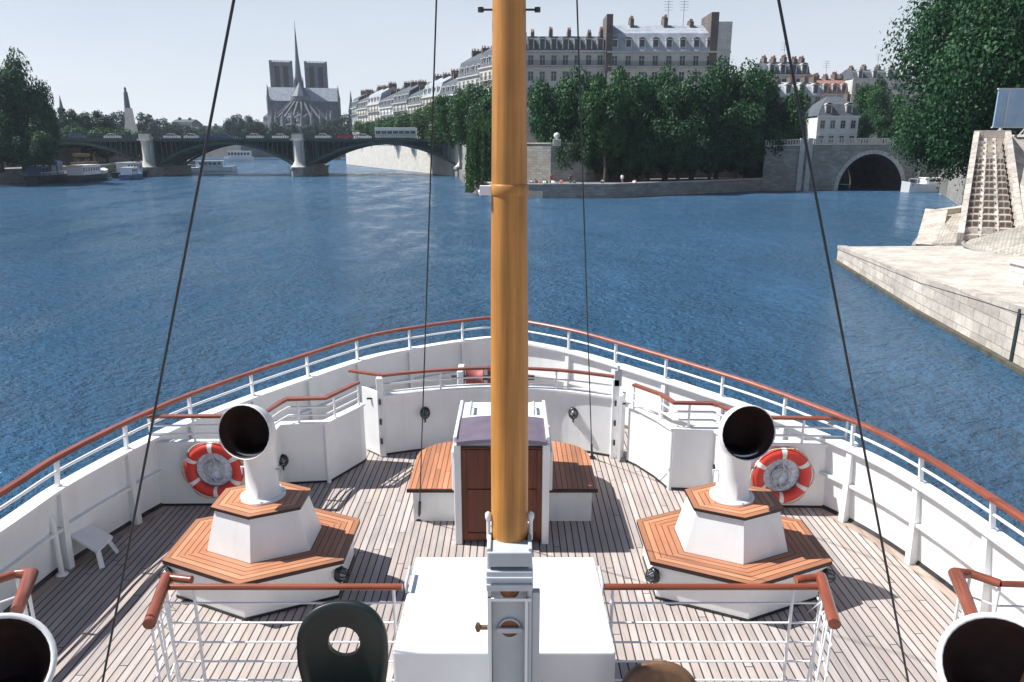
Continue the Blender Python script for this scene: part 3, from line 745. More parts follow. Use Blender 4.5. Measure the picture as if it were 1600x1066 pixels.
# ------------------------------------------------------------------ guard rails in the foreground
def fore_rail(x0, x1, s):
    y = 5.06; lab = 'port' if s < 0 else 'starboard'
    mb = MB(); mb.tube([(x0, y, ZD+1.045), (x1, y, ZD+1.045)], .026, 10); r_ = mb.build('cross_rail', M['rail_teak_x'], ship, label='teak topped white guard rail beside the mast casing on the %s side' % lab)
    mb = MB()
    for h in (.90, .72, .54, .36, .18): mb.tube([(x0, y, ZD+h), (x1, y, ZD+h)], .0085, 6)
    mb.build('rail_wire', M['white_rail'], r_)
    xs = [x1+.07 if s > 0 else x0-.0, (x0+x1)/2, x0] if False else []
    outx = x0 if s < 0 else x1; innx = x1 if s < 0 else x0
    for xx in (outx, innx+s*.07, outx-s*.22):
        mb = MB(); mb.tube([(xx, y, ZD), (xx, y, ZD+1.03)], .013, 8); mb.lathe((xx, y, ZD), [(.035, 0), (.035, .01), (.016, .02)], 8); mb.build('stanchion', M['white_rail'], r_)
    # stair side: thick teak hand rail running aft, with a sheaf of thin uprights beneath
    a = Vector((outx+s*.04, y+.13, ZD+1.06)); b = Vector((outx-s*.10, y-.47, ZD+1.05))
    mb = MB(); mb.tube([a, a.lerp(b, .1), b], [.04, .046, .046], 10); mb.tube([a+Vector((0, -.02, 0)), a+Vector((-s*.22, -.06, -.0))], .034, 8)
    mb.build('hand_rail', M['rail_teak'], r_)
    mb = MB()
    for k in range(5):
        p = a.lerp(b, .12+.2*k); q = Vector((p.x-s*.06*(k % 2), p.y, ZD)); mb.tube([q, p-Vector((0, 0, .03))], .009, 6)
    for h in (.86, .6, .34):
        mb.tube([a-Vector((0, 0, 1.06-h)), b-Vector((0, 0, 1.05-h))], .008, 6)
    for k in range(3):
        p = a.lerp(b, .3+.2*k); mb.tube([p-Vector((0, 0, .1)), p+Vector((-s*.12, 0, -.22)), p-Vector((0, 0, .34))], .007, 5)
    mb.build('baluster', M['white_rail'], r_)
fore_rail(-2.72, -.86, -1); fore_rail(.72, 2.43, 1)
def gate_rail(s):
    lab = 'port' if s < 0 else 'starboard'
    if s < 0: A, B, E = Vector((-3.87, 5.22, ZD+1.06)), Vector((-3.68, 4.75, ZD+1.05)), Vector((-4.93, 5.08, ZD+1.05))
    else: A, B, E = Vector((3.57, 5.22, ZD+1.06)), Vector((3.36, 4.62, ZD+1.05)), Vector((4.62, 5.05, ZD+1.05))
    k1 = A+Vector((s*.12, .0, 0)); k2 = A+Vector((s*.27, -.14, 0))
    mb = MB(); mb.tube([k1, k2], .036, 8); mb.tube([k2, E], .026, 8)
    g = mb.build('gate_rail', M['rail_teak_x'], ship, label='short teak topped rail between the %s bulwark and the stair gap' % lab)
    mb = MB(); mb.tube([A+Vector((s*.12, 0, 0)), A, B], [.036, .045, .046], 10); mb.build('hand_rail', M['rail_teak'], g)
    mb = MB()
    for h in (.86, .66, .46, .26): mb.tube([k1-Vector((0, 0, 1.06-h)), k2-Vector((0, 0, 1.06-h)), E-Vector((0, 0, 1.05-h))], .0085, 6)
    for p in (k1, k2, k2.lerp(E, .5), A.lerp(B, .3), A.lerp(B, .6), A.lerp(B, .9)): mb.tube([Vector((p.x, p.y, ZD)), p-Vector((0, 0, .02))], .012, 6)
    mb.build('rail_wire', M['white_rail'], g)
gate_rail(-1); gate_rail(1)
# ---- gooseneck vent pipe and folding step by the port bulwark
p = DK(62, 890)+Vector((.30, -.1, 0)); mb = MB()
pts = [Vector((p.x, p.y, ZD)), Vector((p.x, p.y, ZD+.62))]+[Vector((p.x-.07+.07*math.cos(t), p.y, ZD+.62+.08*math.sin(t))) for t in [math.pi*k/6 for k in range(1, 7)]]+[Vector((p.x-.14, p.y, ZD+.52))]
mb.tube(pts, .028, 8); mb.lathe((p.x, p.y, ZD), [(.06, 0), (.06, .015), (.03, .03)], 10); mb.build('gooseneck_pipe', M['white'], ship)
a = DK(78, 865); mb = MB()
P = [Vector((-4.80, 7.1, ZD+.32)), Vector((-4.44, 7.0, ZD+.16)), Vector((-4.44, 7.32, ZD+.16)), Vector((-4.80, 7.42, ZD+.32))]
mb.fan(P); mb.fan([q+Vector((0, 0, .03)) for q in P]); 
for k in range(4): mb.face([P[k], P[(k+1) % 4], P[(k+1) % 4]+Vector((0, 0, .03)), P[k]+Vector((0, 0, .03))])
fs = mb.build('folding_step', M['white'], ship)
mb = MB(); mb.beam(P[1]+Vector((-.02, .05, 0)), Vector((-4.40, 6.98, ZD)), .05, .03); mb.beam(P[2]+Vector((-.02, -.05, 0)), Vector((-4.40, 7.3, ZD)), .05, .03); mb.build('step_leg', M['white'], fs)
# coil of hose on the port partition foot
p = DK(352, 770)
# ------------------------------------------------------------------ loose things on board
def lifebuoy(x, y, z, label):
    o = Vector((x, y, z)); root = MB(); Rr, r = .295, .068
    def ringp(a, rr=r, RR=Rr, n=14): return [(x+(RR+rr*math.cos(t))*math.cos(a), y+rr*.8*math.sin(t), z+(RR+rr*math.cos(t))*math.sin(a)) for t in [2*math.pi*j/n for j in range(n)]]
    root.grid([ringp(2*math.pi*i/48) for i in range(49)], True)
    b = root.build('lifebuoy', M['red'], None, org=o); tag(b, label, 'lifebuoy', 'lifebuoys hanging on the partitions')
    for k in range(6):
        a0 = k*math.pi/3+.55; m_ = MB(); m_.grid([ringp(a0+da, r*1.05) for da in (-.09, -.045, 0, .045, .09)], True); m_.build('white_band', M['buoy_white'], b, org=o)
    m_ = MB(); pts = []
    for i in range(73):
        a = 2*math.pi*i/72; bulge = abs(math.sin((a-.55)*3))*.05
        pts.append((x+(Rr+r*.9+bulge*.6)*math.cos(a), y-.02, z+(Rr+r*.9+bulge*.6)*math.sin(a)))
    m_.tube(pts, .008, 5); m_.build('grab_line', M['rope'], b, org=o)
    m_ = MB(); m_.fan([(x+.225*math.cos(t), y+.03, z+.225*math.sin(t)) for t in [2*math.pi*j/24 for j in range(24)]]); 
    m_.build('canvas_centre', M['net'], b, org=o)
    m_ = MB(); m_.tube([(x+.09*math.cos(t)*(1+.02*t), y+.005, z-.02+.12*math.sin(t)*(1+.02*t)) for t in [k*.35 for k in range(50)]], .008, 5)
    m_.tube([(x-.01, y+.0, z+.22), (x+.02, y, z+.08), (x-.04, y, z-.06), (x+.03, y, z-.18)], .01, 5)
    m_.build('rope_coil', M['grey'], b, org=o)
    return b
q = UD(334, 735, 8.30); lifebuoy(q.x, 8.31, q.z, 'red lifebuoy with white bands on the left wall, partly behind the left cowl')
q = UD(1221, 743, 8.26); lifebuoy(q.x, 8.25, q.z, 'red lifebuoy with white bands on the right wall, beside the right cowl')

def high_chair(x, y, w, top, mat, label, hole=True):
    o = Vector((x, y, ZD)); e = thing('deck_chair', o, label, 'chair')
    hw = w/2; bot = .40; rz = top-hw*.92
    def outl(sc=1.0, n=20):
        pts = [(-hw*.86, bot), (hw*.86, bot), (hw*1.0, bot+.3)]
        for k in range(n+1):
            t = math.pi*k/n; ct_, st_ = math.cos(t), math.sin(t)
            pts.append((hw*abs(ct_)**.8*(1 if ct_ >= 0 else -1), rz+hw*.92*abs(st_)**.8))
        pts.append((-hw*1.0, bot+.3)); return pts
    def at(px_, pz, d): return (x+px_*1.0, y+.10*(pz-bot)+.12*(px_/hw)**2*-.6+d, ZD+pz)
    O0 = outl(); hz = top-.31; hr = .118
    import math as _m
    ang = [2*_m.pi*k/56 for k in range(56)]; O = []
    for a in ang:                      # where each spoke from the hole's centre meets the outline
        dx_, dz_ = _m.cos(a), _m.sin(a); best = 9
        for (x1_, z1_), (x2_, z2_) in zip(O0, O0[1:]+O0[:1]):
            ex, ez = x2_-x1_, z2_-z1_; den = dx_*ez-dz_*ex
            if abs(den) < 1e-9: continue
            t_ = (x1_*ez-(z1_-hz)*ex)/den; u_ = (x1_*dz_-(z1_-hz)*dx_)/den
            if t_ > 1e-6 and -1e-6 <= u_ <= 1+1e-6: best = min(best, t_)
        O.append((dx_*best, hz+dz_*best))
    m_ = len(O)
    I = [(hr*_m.cos(a), hz+hr*_m.sin(a)) for a in ang]
    mb = MB()
    steps = [0, .15, .4, .7, 1]
    front = [[at(I[i][0]+(O[i][0]-I[i][0])*s_, I[i][1]+(O[i][1]-I[i][1])*s_, -.02) for i in range(m_)] for s_ in steps]
    back = [[at(I[i][0]+(O[i][0]-I[i][0])*s_, I[i][1]+(O[i][1]-I[i][1])*s_, .02) for i in range(m_)] for s_ in steps[::-1]]
    mb.grid(front+back+[front[0]], True, True)
    mb.build('backrest', mat, e)
    mb = MB(); rows = []
    for k in range(2):
        rows.append([(x+hw*.92*_m.cos(t)*1.0, y-.28+.30*_m.sin(t), ZD+.40+.05*k) for t in [2*_m.pi*j/24 for j in range(24)]])
    mb.grid(rows, True, False); mb.fan(rows[0], True); mb.fan(rows[1]); mb.build('seat', mat, e)
    for sx in (-1, 1):
        for yy in (-.45, -.08):
            mb = MB(); mb.tube([(x+sx*hw*.6, y+yy, ZD+.40), (x+sx*hw*.8, y+yy*1.12, ZD)], [.02, .014], 8); mb.build('leg', M['iron'], e)
    return e
high_chair(-1.245, 4.66, .665, 1.14, M['blackgreen'], 'black high backed deck chair with a round hole in its backrest', True)
high_chair(.985, 4.15, .56, 1.03, M['brown'], 'brown rounded chair back peeping up at the bottom edge right of the mast')
# ================================================================== RIVER, BANKS, CITY
def struct(mb, name, mat, **k): return tag(mb.build(name, mat, **k), kind='structure')
mb = MB(); mb.face([(-2500, -400, 0), (2500, -400, 0), (2500, 4500, 0), (-2500, 4500, 0)]); struct(mb, 'river', M['water'])
def slab(name, poly, z0, z1, mat, wallmat=None, wallname='quay_wall', label=None):
    """flat ground with its retaining wall as a separate thing when wallmat is given"""
    mb = MB(); mb.prism(poly, z0, z1); return struct(mb, name, mat)
def wallthing(name, pts, w, z0, z1, mat, label, coping=True, cat='wall'):
    P = [Vector((p[0], p[1], 0)) for p in pts]
    mb = MB(); ribbon(mb, P, w, z0, z1); o = mb.build(name, mat, None, org=Vector((pts[0][0], pts[0][1], z0))); tag(o, label, cat)
    if coping:
        mb = MB(); zz = [z+.0 for z in z1] if isinstance(z1, list) else z1
        ribbon(mb, P, w+.3, zz, [z+.22 for z in zz] if isinstance(zz, list) else zz+.22); mb.build('coping', M['quaytop'], o, org=Vector((pts[0][0], pts[0][1], z0)))
    return o
# --- left bank
slab('left_bank_quay', [(-240, 60), (-112.4, 60), (-112.4, 150), (-110.5, 181), (-108.5, 206), (-109, 260), (-150, 340), (-206, 425), (-300, 640), (-700, 640), (-700, 60)], -3, 2.9, M['earth'])
wallthing('lower_quay_wall', [(-112.2, 60), (-112.2, 150), (-110.3, 181), (-108.3, 205.5)], .8, -2, 3.0, M['oldstone'], 'low dark stone quay wall along the left bank')
slab('left_bank_ground', [(-700, 62), (-128, 62), (-128, 160), (-127, 202), (-130, 262), (-170, 345), (-228, 430), (-320, 660), (-700, 660)], 2.9, 8.4, M['street'])
# --- far ground beyond everything
slab('far_ground', [(-2500, 950), (2500, 950), (2500, 4400), (-2500, 4400)], -2, 8.0, M['street'])
slab('cathedral_island', [(-225, 520), (-175, 490), (-120, 500), (-85, 540), (-60, 900), (-330, 960), (-290, 640)], -2, 8.2, M['street'])
# --- island ahead: low quay and upper street
isl_low = [(-14.5, 203), (-9, 150), (-6, 130), (-2, 124), (5, 121.5), (16, 121.5), (34, 132.5), (49, 142.8), (49, 160), (20, 205)]
slab('island_low_quay', isl_low, -3, 2.0, M['street'])  # grey street tone stands in for the shade on this quay top
isl_up = [(-13.8, 203), (-6, 165), (-3, 150), (1, 139), (7, 134.5), (13, 134.5), (17.5, 139), (20, 146), (34, 150.5), (49, 150.5), (80, 215), (120, 330), (60, 420), (-76, 424), (-71, 330), (-49.7, 280), (-30, 240)]
slab('island_street', isl_up, 2.0, 7.6, M['street'])
wallthing('island_quay_wall', [(-13.9, 203), (-6.1, 165), (-3.1, 150), (.9, 138.9), (7, 134.4), (13, 134.4), (17.6, 138.9), (20.1, 145.9), (34, 150.4), (47, 150.4)], .7, 1.2, 8.5, M['oldstone'], 'tall grey stone retaining wall behind the trees of the island point')
wallthing('island_waterside_kerb', [(-9, 149.8), (-6.1, 129.8), (-2, 123.8), (5, 121.3), (16, 121.3), (34, 132.3), (47.6, 141.9)], .6, -2, 2.12, M['oldstone'], 'low stone edge of the island point at the water')
wallthing('lit_quay_wall', [(-14.6, 204), (-31, 240), (-50.5, 280), (-72, 330), (-77, 424)], .8, -2, 8.2, M['facade_pale'], 'sunlit pale quay wall seen under the right arch of the iron bridge')
# parapet finial: a pale ball on a post at the island corner
fin = thing('parapet_pillar', (UD(870, 240, 134).x, 134.2, 8.4), 'small pale stone pillar with a ball on top of the island wall', 'pillar')
mb = MB(); x_, y_, z_ = ORG[fin.name]; mb.box(x_-.7, x_+.7, y_-.7, y_+.7, z_-.3, z_+.9); mb.build('pillar_block', M['facade_pale'], fin, bevel=.06)
mb = MB(); mb.lathe((x_, y_, z_+.9), [(.3, 0), (.45, .25), (.6, .6), (.45, .98), (0, 1.15)], 12); mb.build('ball', M['facade_white'], fin)

# --- iron bridge with three arches (left part of the picture)
def iron_bridge():
    Y0, Y1 = 205.0, 223.0
    e = thing('iron_bridge', (-58, 214, 0), 'long dark iron arch bridge crossing the river on the left', 'bridge')
    px_ = [-98.0, -57.3, -13.2]; spans = [(-138, -100.1), (-95.9, -59.4), (-55.2, -15.3)]
    for x in px_:
        mb = MB()
        mb.prism([(x-2.9, Y0-.5), (x-1.4, Y0-3.6), (x+1.4, Y0-3.6), (x+2.9, Y0-.5), (x+2.9, Y1+.5), (x+1.4, Y1+3.4), (x-1.4, Y1+3.4), (x-2.9, Y1+.5)], -2, 1.9)
        mb.prism([(x-3.2, Y0-.6), (x-1.5, Y0-4), (x+1.5, Y0-4), (x+3.2, Y0-.6), (x+3.2, Y1+.6), (x+1.5, Y1+3.8), (x-1.5, Y1+3.8), (x-3.2, Y1+.6)], 1.9, 2.5)
        p = mb.build('pier', M['oldstone'], e)
        mb = MB(); mb.box(x-1.3, x+1.3, Y0-1.6, Y0-.3, 2.5, 9.4); mb.lathe((x, Y0-2.0, 2.5), [(2.3, 0), (1.7, .5), (1.05, 1.6), (.9, 3), (.9, 6.2), (1.2, 6.9)], 12)
        mb.build('pier_shaft', M['facade_pale'], p)
        mb = MB(); mb.box(x-1.9, x+1.9, Y0-.25, Y1+.5, 2.5, 9.37); mb.build('pier_core', M['ironbridge'], p)
        mb = MB(); mb.box(x-1.8, x+1.8, Y0-2.6, Y0-.95, 9.4, 9.8); mb.box(x-1.4, x+1.4, Y0-2.3, Y0-.95, 9.8, 11.1)
        mb.build('pier_cap', M['facade_pale'], p)
    def zar(x, a, b, lo=2.9, hi=8.55):
        m_ = (a+b)/2; return hi-(hi-lo)*((x-m_)/((b-a)/2))**2
    for a, b in spans:
        for ri, y in enumerate((Y0, Y0+4.5, Y0+9, Y0+13.5, Y1)):
            n_ = 28; mb = MB(); rows = []
            for i in range(n_+1):
                x = a+(b-a)*i/n_; z = zar(x, a, b); rows.append([(x, y-.2, z-.15), (x, y-.2, z+.55), (x, y+.2, z+.55), (x, y+.2, z-.15)])
            mb.grid(rows, True, False)
            # spandrel uprights and upper chord
            for i in range(1, n_):
                x = a+(b-a)*i/n_; z = zar(x, a, b)
                if z < 8.2: mb.box(x-.11, x+.11, y-.09, y+.09, z+.5, 9.2)
            mb.box(a, b, y-.2, y+.2, 9.0, 9.36)
            mb.build('arch_rib', M['ironbridge'], e)
        if True:
            mb = MB()   # iron sheeting between the two middle ribs carries the roadway: closes the lattice
            n_ = 28; rows = [[(a+(b-a)*i/n_, Y0+9.4, min(8.9, zar(a+(b-a)*i/n_, a, b)+.6)), (a+(b-a)*i/n_, Y0+9.4, 9.1)] for i in range(n_+1)]
            mb.grid(rows, False, False); mb.build('web_plate', M['ironbridge'], e)
    mb = MB(); mb.box(-141, -13, Y0-.9, Y1+.9, 9.38, 9.75); mb.build('bridge_deck', M['ironbridge'], e)
    mb = MB(); mb.box(-141, -13, Y0+2.5, Y1-2.5, 9.754, 9.77); mb.build('roadway', M['street'], e)
    for y in (Y0-.8, Y1+.8):
        mb = MB(); x = -141
        while x < -13:
            mb.box(x, x+.09, y-.05, y+.05, 9.76, 10.75); x += .5
        mb.box(-141, -13, y-.09, y+.09, 10.75, 10.9); mb.box(-141, -13, y-.06, y+.06, 9.85, 9.95)
        mb.build('iron_railing', M['ironbridge'], e)
    # street lamps along the near railing
    return e
ib = iron_bridge()
def street_lamp(x, y, z, label):
    e = thing('street_lamp', (x, y, z), label, 'street lamp', 'lamps on the iron bridge')
    mb = MB(); mb.lathe((x, y, z), [(.16, 0), (.12, .5), (.06, .7), (.05, 3.2)], 8); mb.build('post', M['ironbridge'], e)
    mb = MB(); mb.lathe((x, y, z+3.2), [(.1, 0), (.24, .45), (.1, .6), (0, .7)], 8); mb.build('lantern', M['frame'], e)
    return e
sl0 = street_lamp(-98.0, 204.2, 10.9, 'lamp over the leftmost pier of the iron bridge')
refresh(sl0)
dup(sl0, (-57.3, 204.2, 10.9), label='lamp over the middle pier of the iron bridge'); dup(sl0, (-13.2, 204.2, 10.9), label='lamp over the right end of the iron bridge')

# --- vehicles on the bridge
def vehicle(name, x, y, z, L, W_, H_, mat, label, bus=False, cat='car'):
    e = thing(name, (x, y, z), label, cat, 'traffic on the iron bridge')
    mb = MB()
    if bus:
        mb.box(x-L/2, x+L/2, y-W_/2, y+W_/2, z+.35, z+1.35); mb.box(x-L/2, x+L/2, y-W_/2, y+W_/2, z+2.15, z+H_)
        for k in range(8): xx = x-L/2+.1+k*(L-.2)/7; mb.box(xx-.08, xx+.08, y-W_/2, y+W_/2, z+1.35, z+2.15)
    else:
        mb.prism([(x-L/2, y-W_/2), (x+L/2, y-W_/2), (x+L/2, y+W_/2), (x-L/2, y+W_/2)], z+.25, z+.85)
        h = [(x-L*.32, .85), (x-L*.2, H_), (x+L*.14, H_), (x+L*.3, .85)]
        for (xa, za), (xb, zb) in zip(h[:-1], h[1:]):
            pass
        mb.box(x-L*.2, x+L*.14, y-W_*.42, y+W_*.42, z+H_-.08, z+H_)
        for xa, xb in ((x-L*.32, x-L*.2), (x+L*.3, x+L*.14), (x-.03*L, x-.03*L)):
            for s in (-1, 1): mb.beam((xa, y+s*W_*.43, z+.84), (xb, y+s*W_*.4, z+H_-.05), .09, .09)
    mb.build('body', mat, e, bevel=.05)
    mb = MB()
    if bus: mb.box(x-L/2+.03, x+L/2-.03, y-W_/2+.04, y+W_/2-.04, z+1.34, z+2.16)
    else:
        mb.grid([[(x-L*.31, y+s*W_*.41, z+.85), (x-L*.2, y+s*W_*.38, z+H_-.08), (x+L*.14, y+s*W_*.38, z+H_-.08), (x+L*.29, y+s*W_*.41, z+.85)] for s in (-1, 1)], False, False)
        for s in (-1, 1): mb.face([(x-L*.31, y+s*W_*.41, z+.85), (x-L*.2, y+s*W_*.38, z+H_-.08), (x+L*.14, y+s*W_*.38, z+H_-.08), (x+L*.29, y+s*W_*.41, z+.85)])
    mb.build('window', M['pane'], e)
    for dx in (-L*.3, L*.3):
        for s in (-1, 1):
            mb = MB(); r = .45 if bus else .32
            rows = [[(x+dx+q*math.cos(t), y+s*(W_/2-.12)+w_, z+r+q*math.sin(t)) for t in [2*math.pi*j/12 for j in range(12)]] for q, w_ in ((r*.5, -.11), (r, -.1), (r, .1), (r*.5, .11))]
            mb.grid(rows, True, False); mb.fan(rows[0]); mb.fan(rows[-1]); mb.build('wheel', M['tyre'], e)
    return e
vehicle('bus', UD(619, 207, 209).x, 209, 9.78, 11.2, 2.5, 3.0, M['car_white'], 'white single deck bus crossing the right half of the iron bridge', True, 'bus')
for px, y, mt, lab in ((300, 209.5, 'car_white', 'white car on the iron bridge just left of the wire stay'), (352, 213, 'car_blue', 'dark blue car on the iron bridge left of the cathedral'), (540, 209.5, 'car_red', 'red car on the iron bridge between the middle pier and the bus'),
                       (438, 213, 'car_white', 'white car on the iron bridge under the cathedral'), (175, 209.5, 'car_white', 'white car on the iron bridge near its left end'), (690, 213, 'car_blue', 'dark blue car on the iron bridge near its right end'), (398, 209.5, 'car_white', 'white car on the iron bridge left of the middle pier'), (268, 209.5, 'car_white', 'white car on the iron bridge right of the left pier'), (325, 209.5, 'car_blue', 'dark blue car on the iron bridge under the stay'), (505, 209.5, 'car_white', 'white car on the iron bridge right of the middle pier'), (568, 213, 'car_white', 'white car on the iron bridge just behind the bus'), (120, 209.5, 'car_blue', 'dark blue car at the far left of the iron bridge')):
    vehicle('parked_car', UD(px, 210, y).x, y, 9.78, 4.2, 1.7, 1.42, M[mt], lab)
for o in C.objects:
    if o.name.startswith('parked_car'): o.name = o.name.replace('parked_car', 'car')

# --- pale stone bridge far beyond, with the statue pylon
def far_bridge():
    e = thing('far_stone_bridge', (-130, 425, 0), 'pale stone bridge in the distance seen through the arches of the iron bridge', 'bridge')
    spans = [(-206, -186), (-182, -128), (-124, -102), (-98, -79)]
    mb = MB()
    n_ = 14
    for a, b in spans:
        m_ = (a+b)/2; h = 7.2 if b-a > 30 else 4.6
        top = [(a+(b-a)*i/n_) for i in range(n_+1)]
        for y in (418, 432):
            for i in range(n_):
                xa, xb = top[i], top[i+1]
                za, zb = [.3+h*math.sqrt(max(0, 1-((x-m_)/((b-a)/2))**2)) for x in (xa, xb)]
                mb.face([(xa, y, za), (xb, y, zb), (xb, y, 9.6), (xa, y, 9.6)])
        mb.grid([[(x, y, .3+h*math.sqrt(max(0, 1-((x-m_)/((b-a)/2))**2))) for x in top] for y in (418, 432)], False, False)
    for a, b in ((-212, -206), (-186, -182), (-128, -124), (-102, -98), (-79, -72)): mb.box(a, b, 416.5, 433.5, -2, 9.6)
    mb.box(-214, -70, 417, 433, 9.6, 10.3); mb.box(-214, -70, 417, 417.5, 10.3, 11.2); mb.box(-214, -70, 432.5, 433, 10.3, 11.2)
    mb.build('stone_arches', M['facade_pale'], e); return e
far_bridge()
q = UD(216, 212, 412); st_ = thing('statue_pylon', (q.x, 412, 8), 'slender pale stone pylon topped by a dark statue above the left bridge pier', 'monument')
mb = MB(); x_ = q.x; mb.prism([(x_-4.6, 409), (x_+4.6, 409), (x_+4.6, 416), (x_-4.6, 416)], -1, 9)
for w0, w1, z0, z1 in ((4.2, 2.4, 9, 20), (2.4, 1.9, 20, 27)):
    mb.grid([[(x_-3.5+sx*w0*.8+.35*(z0-9)/2*0, 412+sy*w0*.7, z0) for sx, sy in ((-1, -1), (1, -1), (1, 1), (-1, 1))], [(x_-3.5+sx*w1*.8, 412+sy*w1*.7, z1) for sx, sy in ((-1, -1), (1, -1), (1, 1), (-1, 1))]], True, False)
mb.build('pylon_shaft', M['facade_pale'], st_)
mb = MB(); mb.lathe((x_-3.9, 412, 27), [(1.5, 0), (1.35, 3), (1.1, 6.5), (1.0, 8), (.5, 8.7), (.65, 9.5), (.5, 10.4), (0, 10.9)], 10); mb.build('statue', M['cathdark'], st_)

# --- the stone arch bridge on the right
def stone_bridge():
    e = thing('stone_arch_bridge', (64, 146, 0), 'old grey stone bridge with one dark round arch on the right', 'bridge')
    YA, YB = 141.0, 163.0; xa = UD(1308, 297, YA).x; xb = UD(1408, 297, YA).x; m_ = (xa+xb)/2; r = (xb-xa)/2; X0 = 47.0; X1 = UD(1476, 297, YA).x+6
    hgt = 6.7; n_ = 24
    def za(x): return hgt*math.sqrt(max(0, 1-((x-m_)/r)**2))
    xs = [m_-r*math.cos(math.pi*i/n_) for i in range(n_+1)]
    top = lambda x: 8.0+.35*(1-((x-m_)/20)**2)
    mb = MB()
    for y in (YA, YB):
        for i in range(n_):
            mb.face([(xs[i], y, za(xs[i])), (xs[i+1], y, za(xs[i+1])), (xs[i+1], y, top(xs[i+1])), (xs[i], y, top(xs[i]))])
        mb.face([(X0, y, -2), (xa, y, -2), (xa, y, top(xa)), (X0, y, top(X0))]); mb.face([(xb, y, -2), (X1, y, -2), (X1, y, top(X1)), (xb, y, top(xb))])
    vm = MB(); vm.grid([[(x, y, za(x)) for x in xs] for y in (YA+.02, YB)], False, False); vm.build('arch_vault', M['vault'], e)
    mb.face([(xa, YA, -2), (xa, YA, 0), (xa, YB, 0), (xa, YB, -2)]); mb.face([(xb, YA, -2), (xb, YA, 0), (xb, YB, 0), (xb, YB, -2)])
    mb.grid([[(x, y, top(x)) for x in [X0+(X1-X0)*k/12 for k in range(13)]] for y in (YA, YB)], False, False)
    mb.build('stone_body', M['oldstone'], e)
    mb = MB(); 
    for i in range(n_):   # ring of arch stones
        a0, a1 = math.pi*i/n_, math.pi*(i+.92)/n_
        P = [(m_-rr*math.cos(a), YA-.12, (hgt if rr == r else hgt+.75)*math.sin(a)) for a, rr in ((a0, r), (a0, r+.75), (a1, r+.75), (a1, r))]
        Q = [(p[0], YA+.1, p[2]) for p in P]; mb.fan(P); mb.grid([P, Q], True, False)
    mb.build('arch_ring', M['facade'], e)
    mb = MB(); n2 = 20; xx = [X0+(X1-X0)*k/n2 for k in range(n2+1)]
    for z0, z1, p in ((-.0, .25, .3), (1.0, 1.2, .22)):
        rows = [[(x, YA-p, top(x)+z0), (x, YA-p, top(x)+z1), (x, YA+.5, top(x)+z1), (x, YA+.5, top(x)+z0)] for x in xx]; mb.grid(rows, True, False)
    x = X0
    while x < X1:
        mb.box(x, x+.22, YA-.05, YA+.2, top(x)+.25, top(x)+1.0); x += .5
    mb.build('balustrade', M['facade_pale'], e)
    for px in (1250, 1262, 1435):
        x = UD(px, 260, YA).x; mb = MB(); mb.box(x-.45, x+.45, YA-.35, YA+.1, -1, top(x)+1.3); mb.build('pilaster', M['facade'], e)
    return e
sb = stone_bridge()
slab('right_bank_ground', [(80, 141.5), (60.5, 98), (47.5, 73), (46, 62), (46, 30), (60, -50), (500, -50), (700, 640), (140, 420), (104, 330), (90, 215), (84, 158)], -3, 8.3, M['street'])
wallthing('right_bank_wall', [(80.6, 140.8), (60.2, 98), (47.2, 73), (45.7, 62), (45.7, 30), (56, -10)], .8, -2, 9.1, M['oldstone'], 'dark retaining wall of the right bank below the big tree')
wallthing('added_arch_backing_wall', [(36, 164.5), (70, 165), (100, 165)], .8, -2, 7.8, M['weedy_shade_dark'], 'added dark backing wall behind the round arch of the stone bridge')  # invented wall closing the view through the arch so the opening stays dark
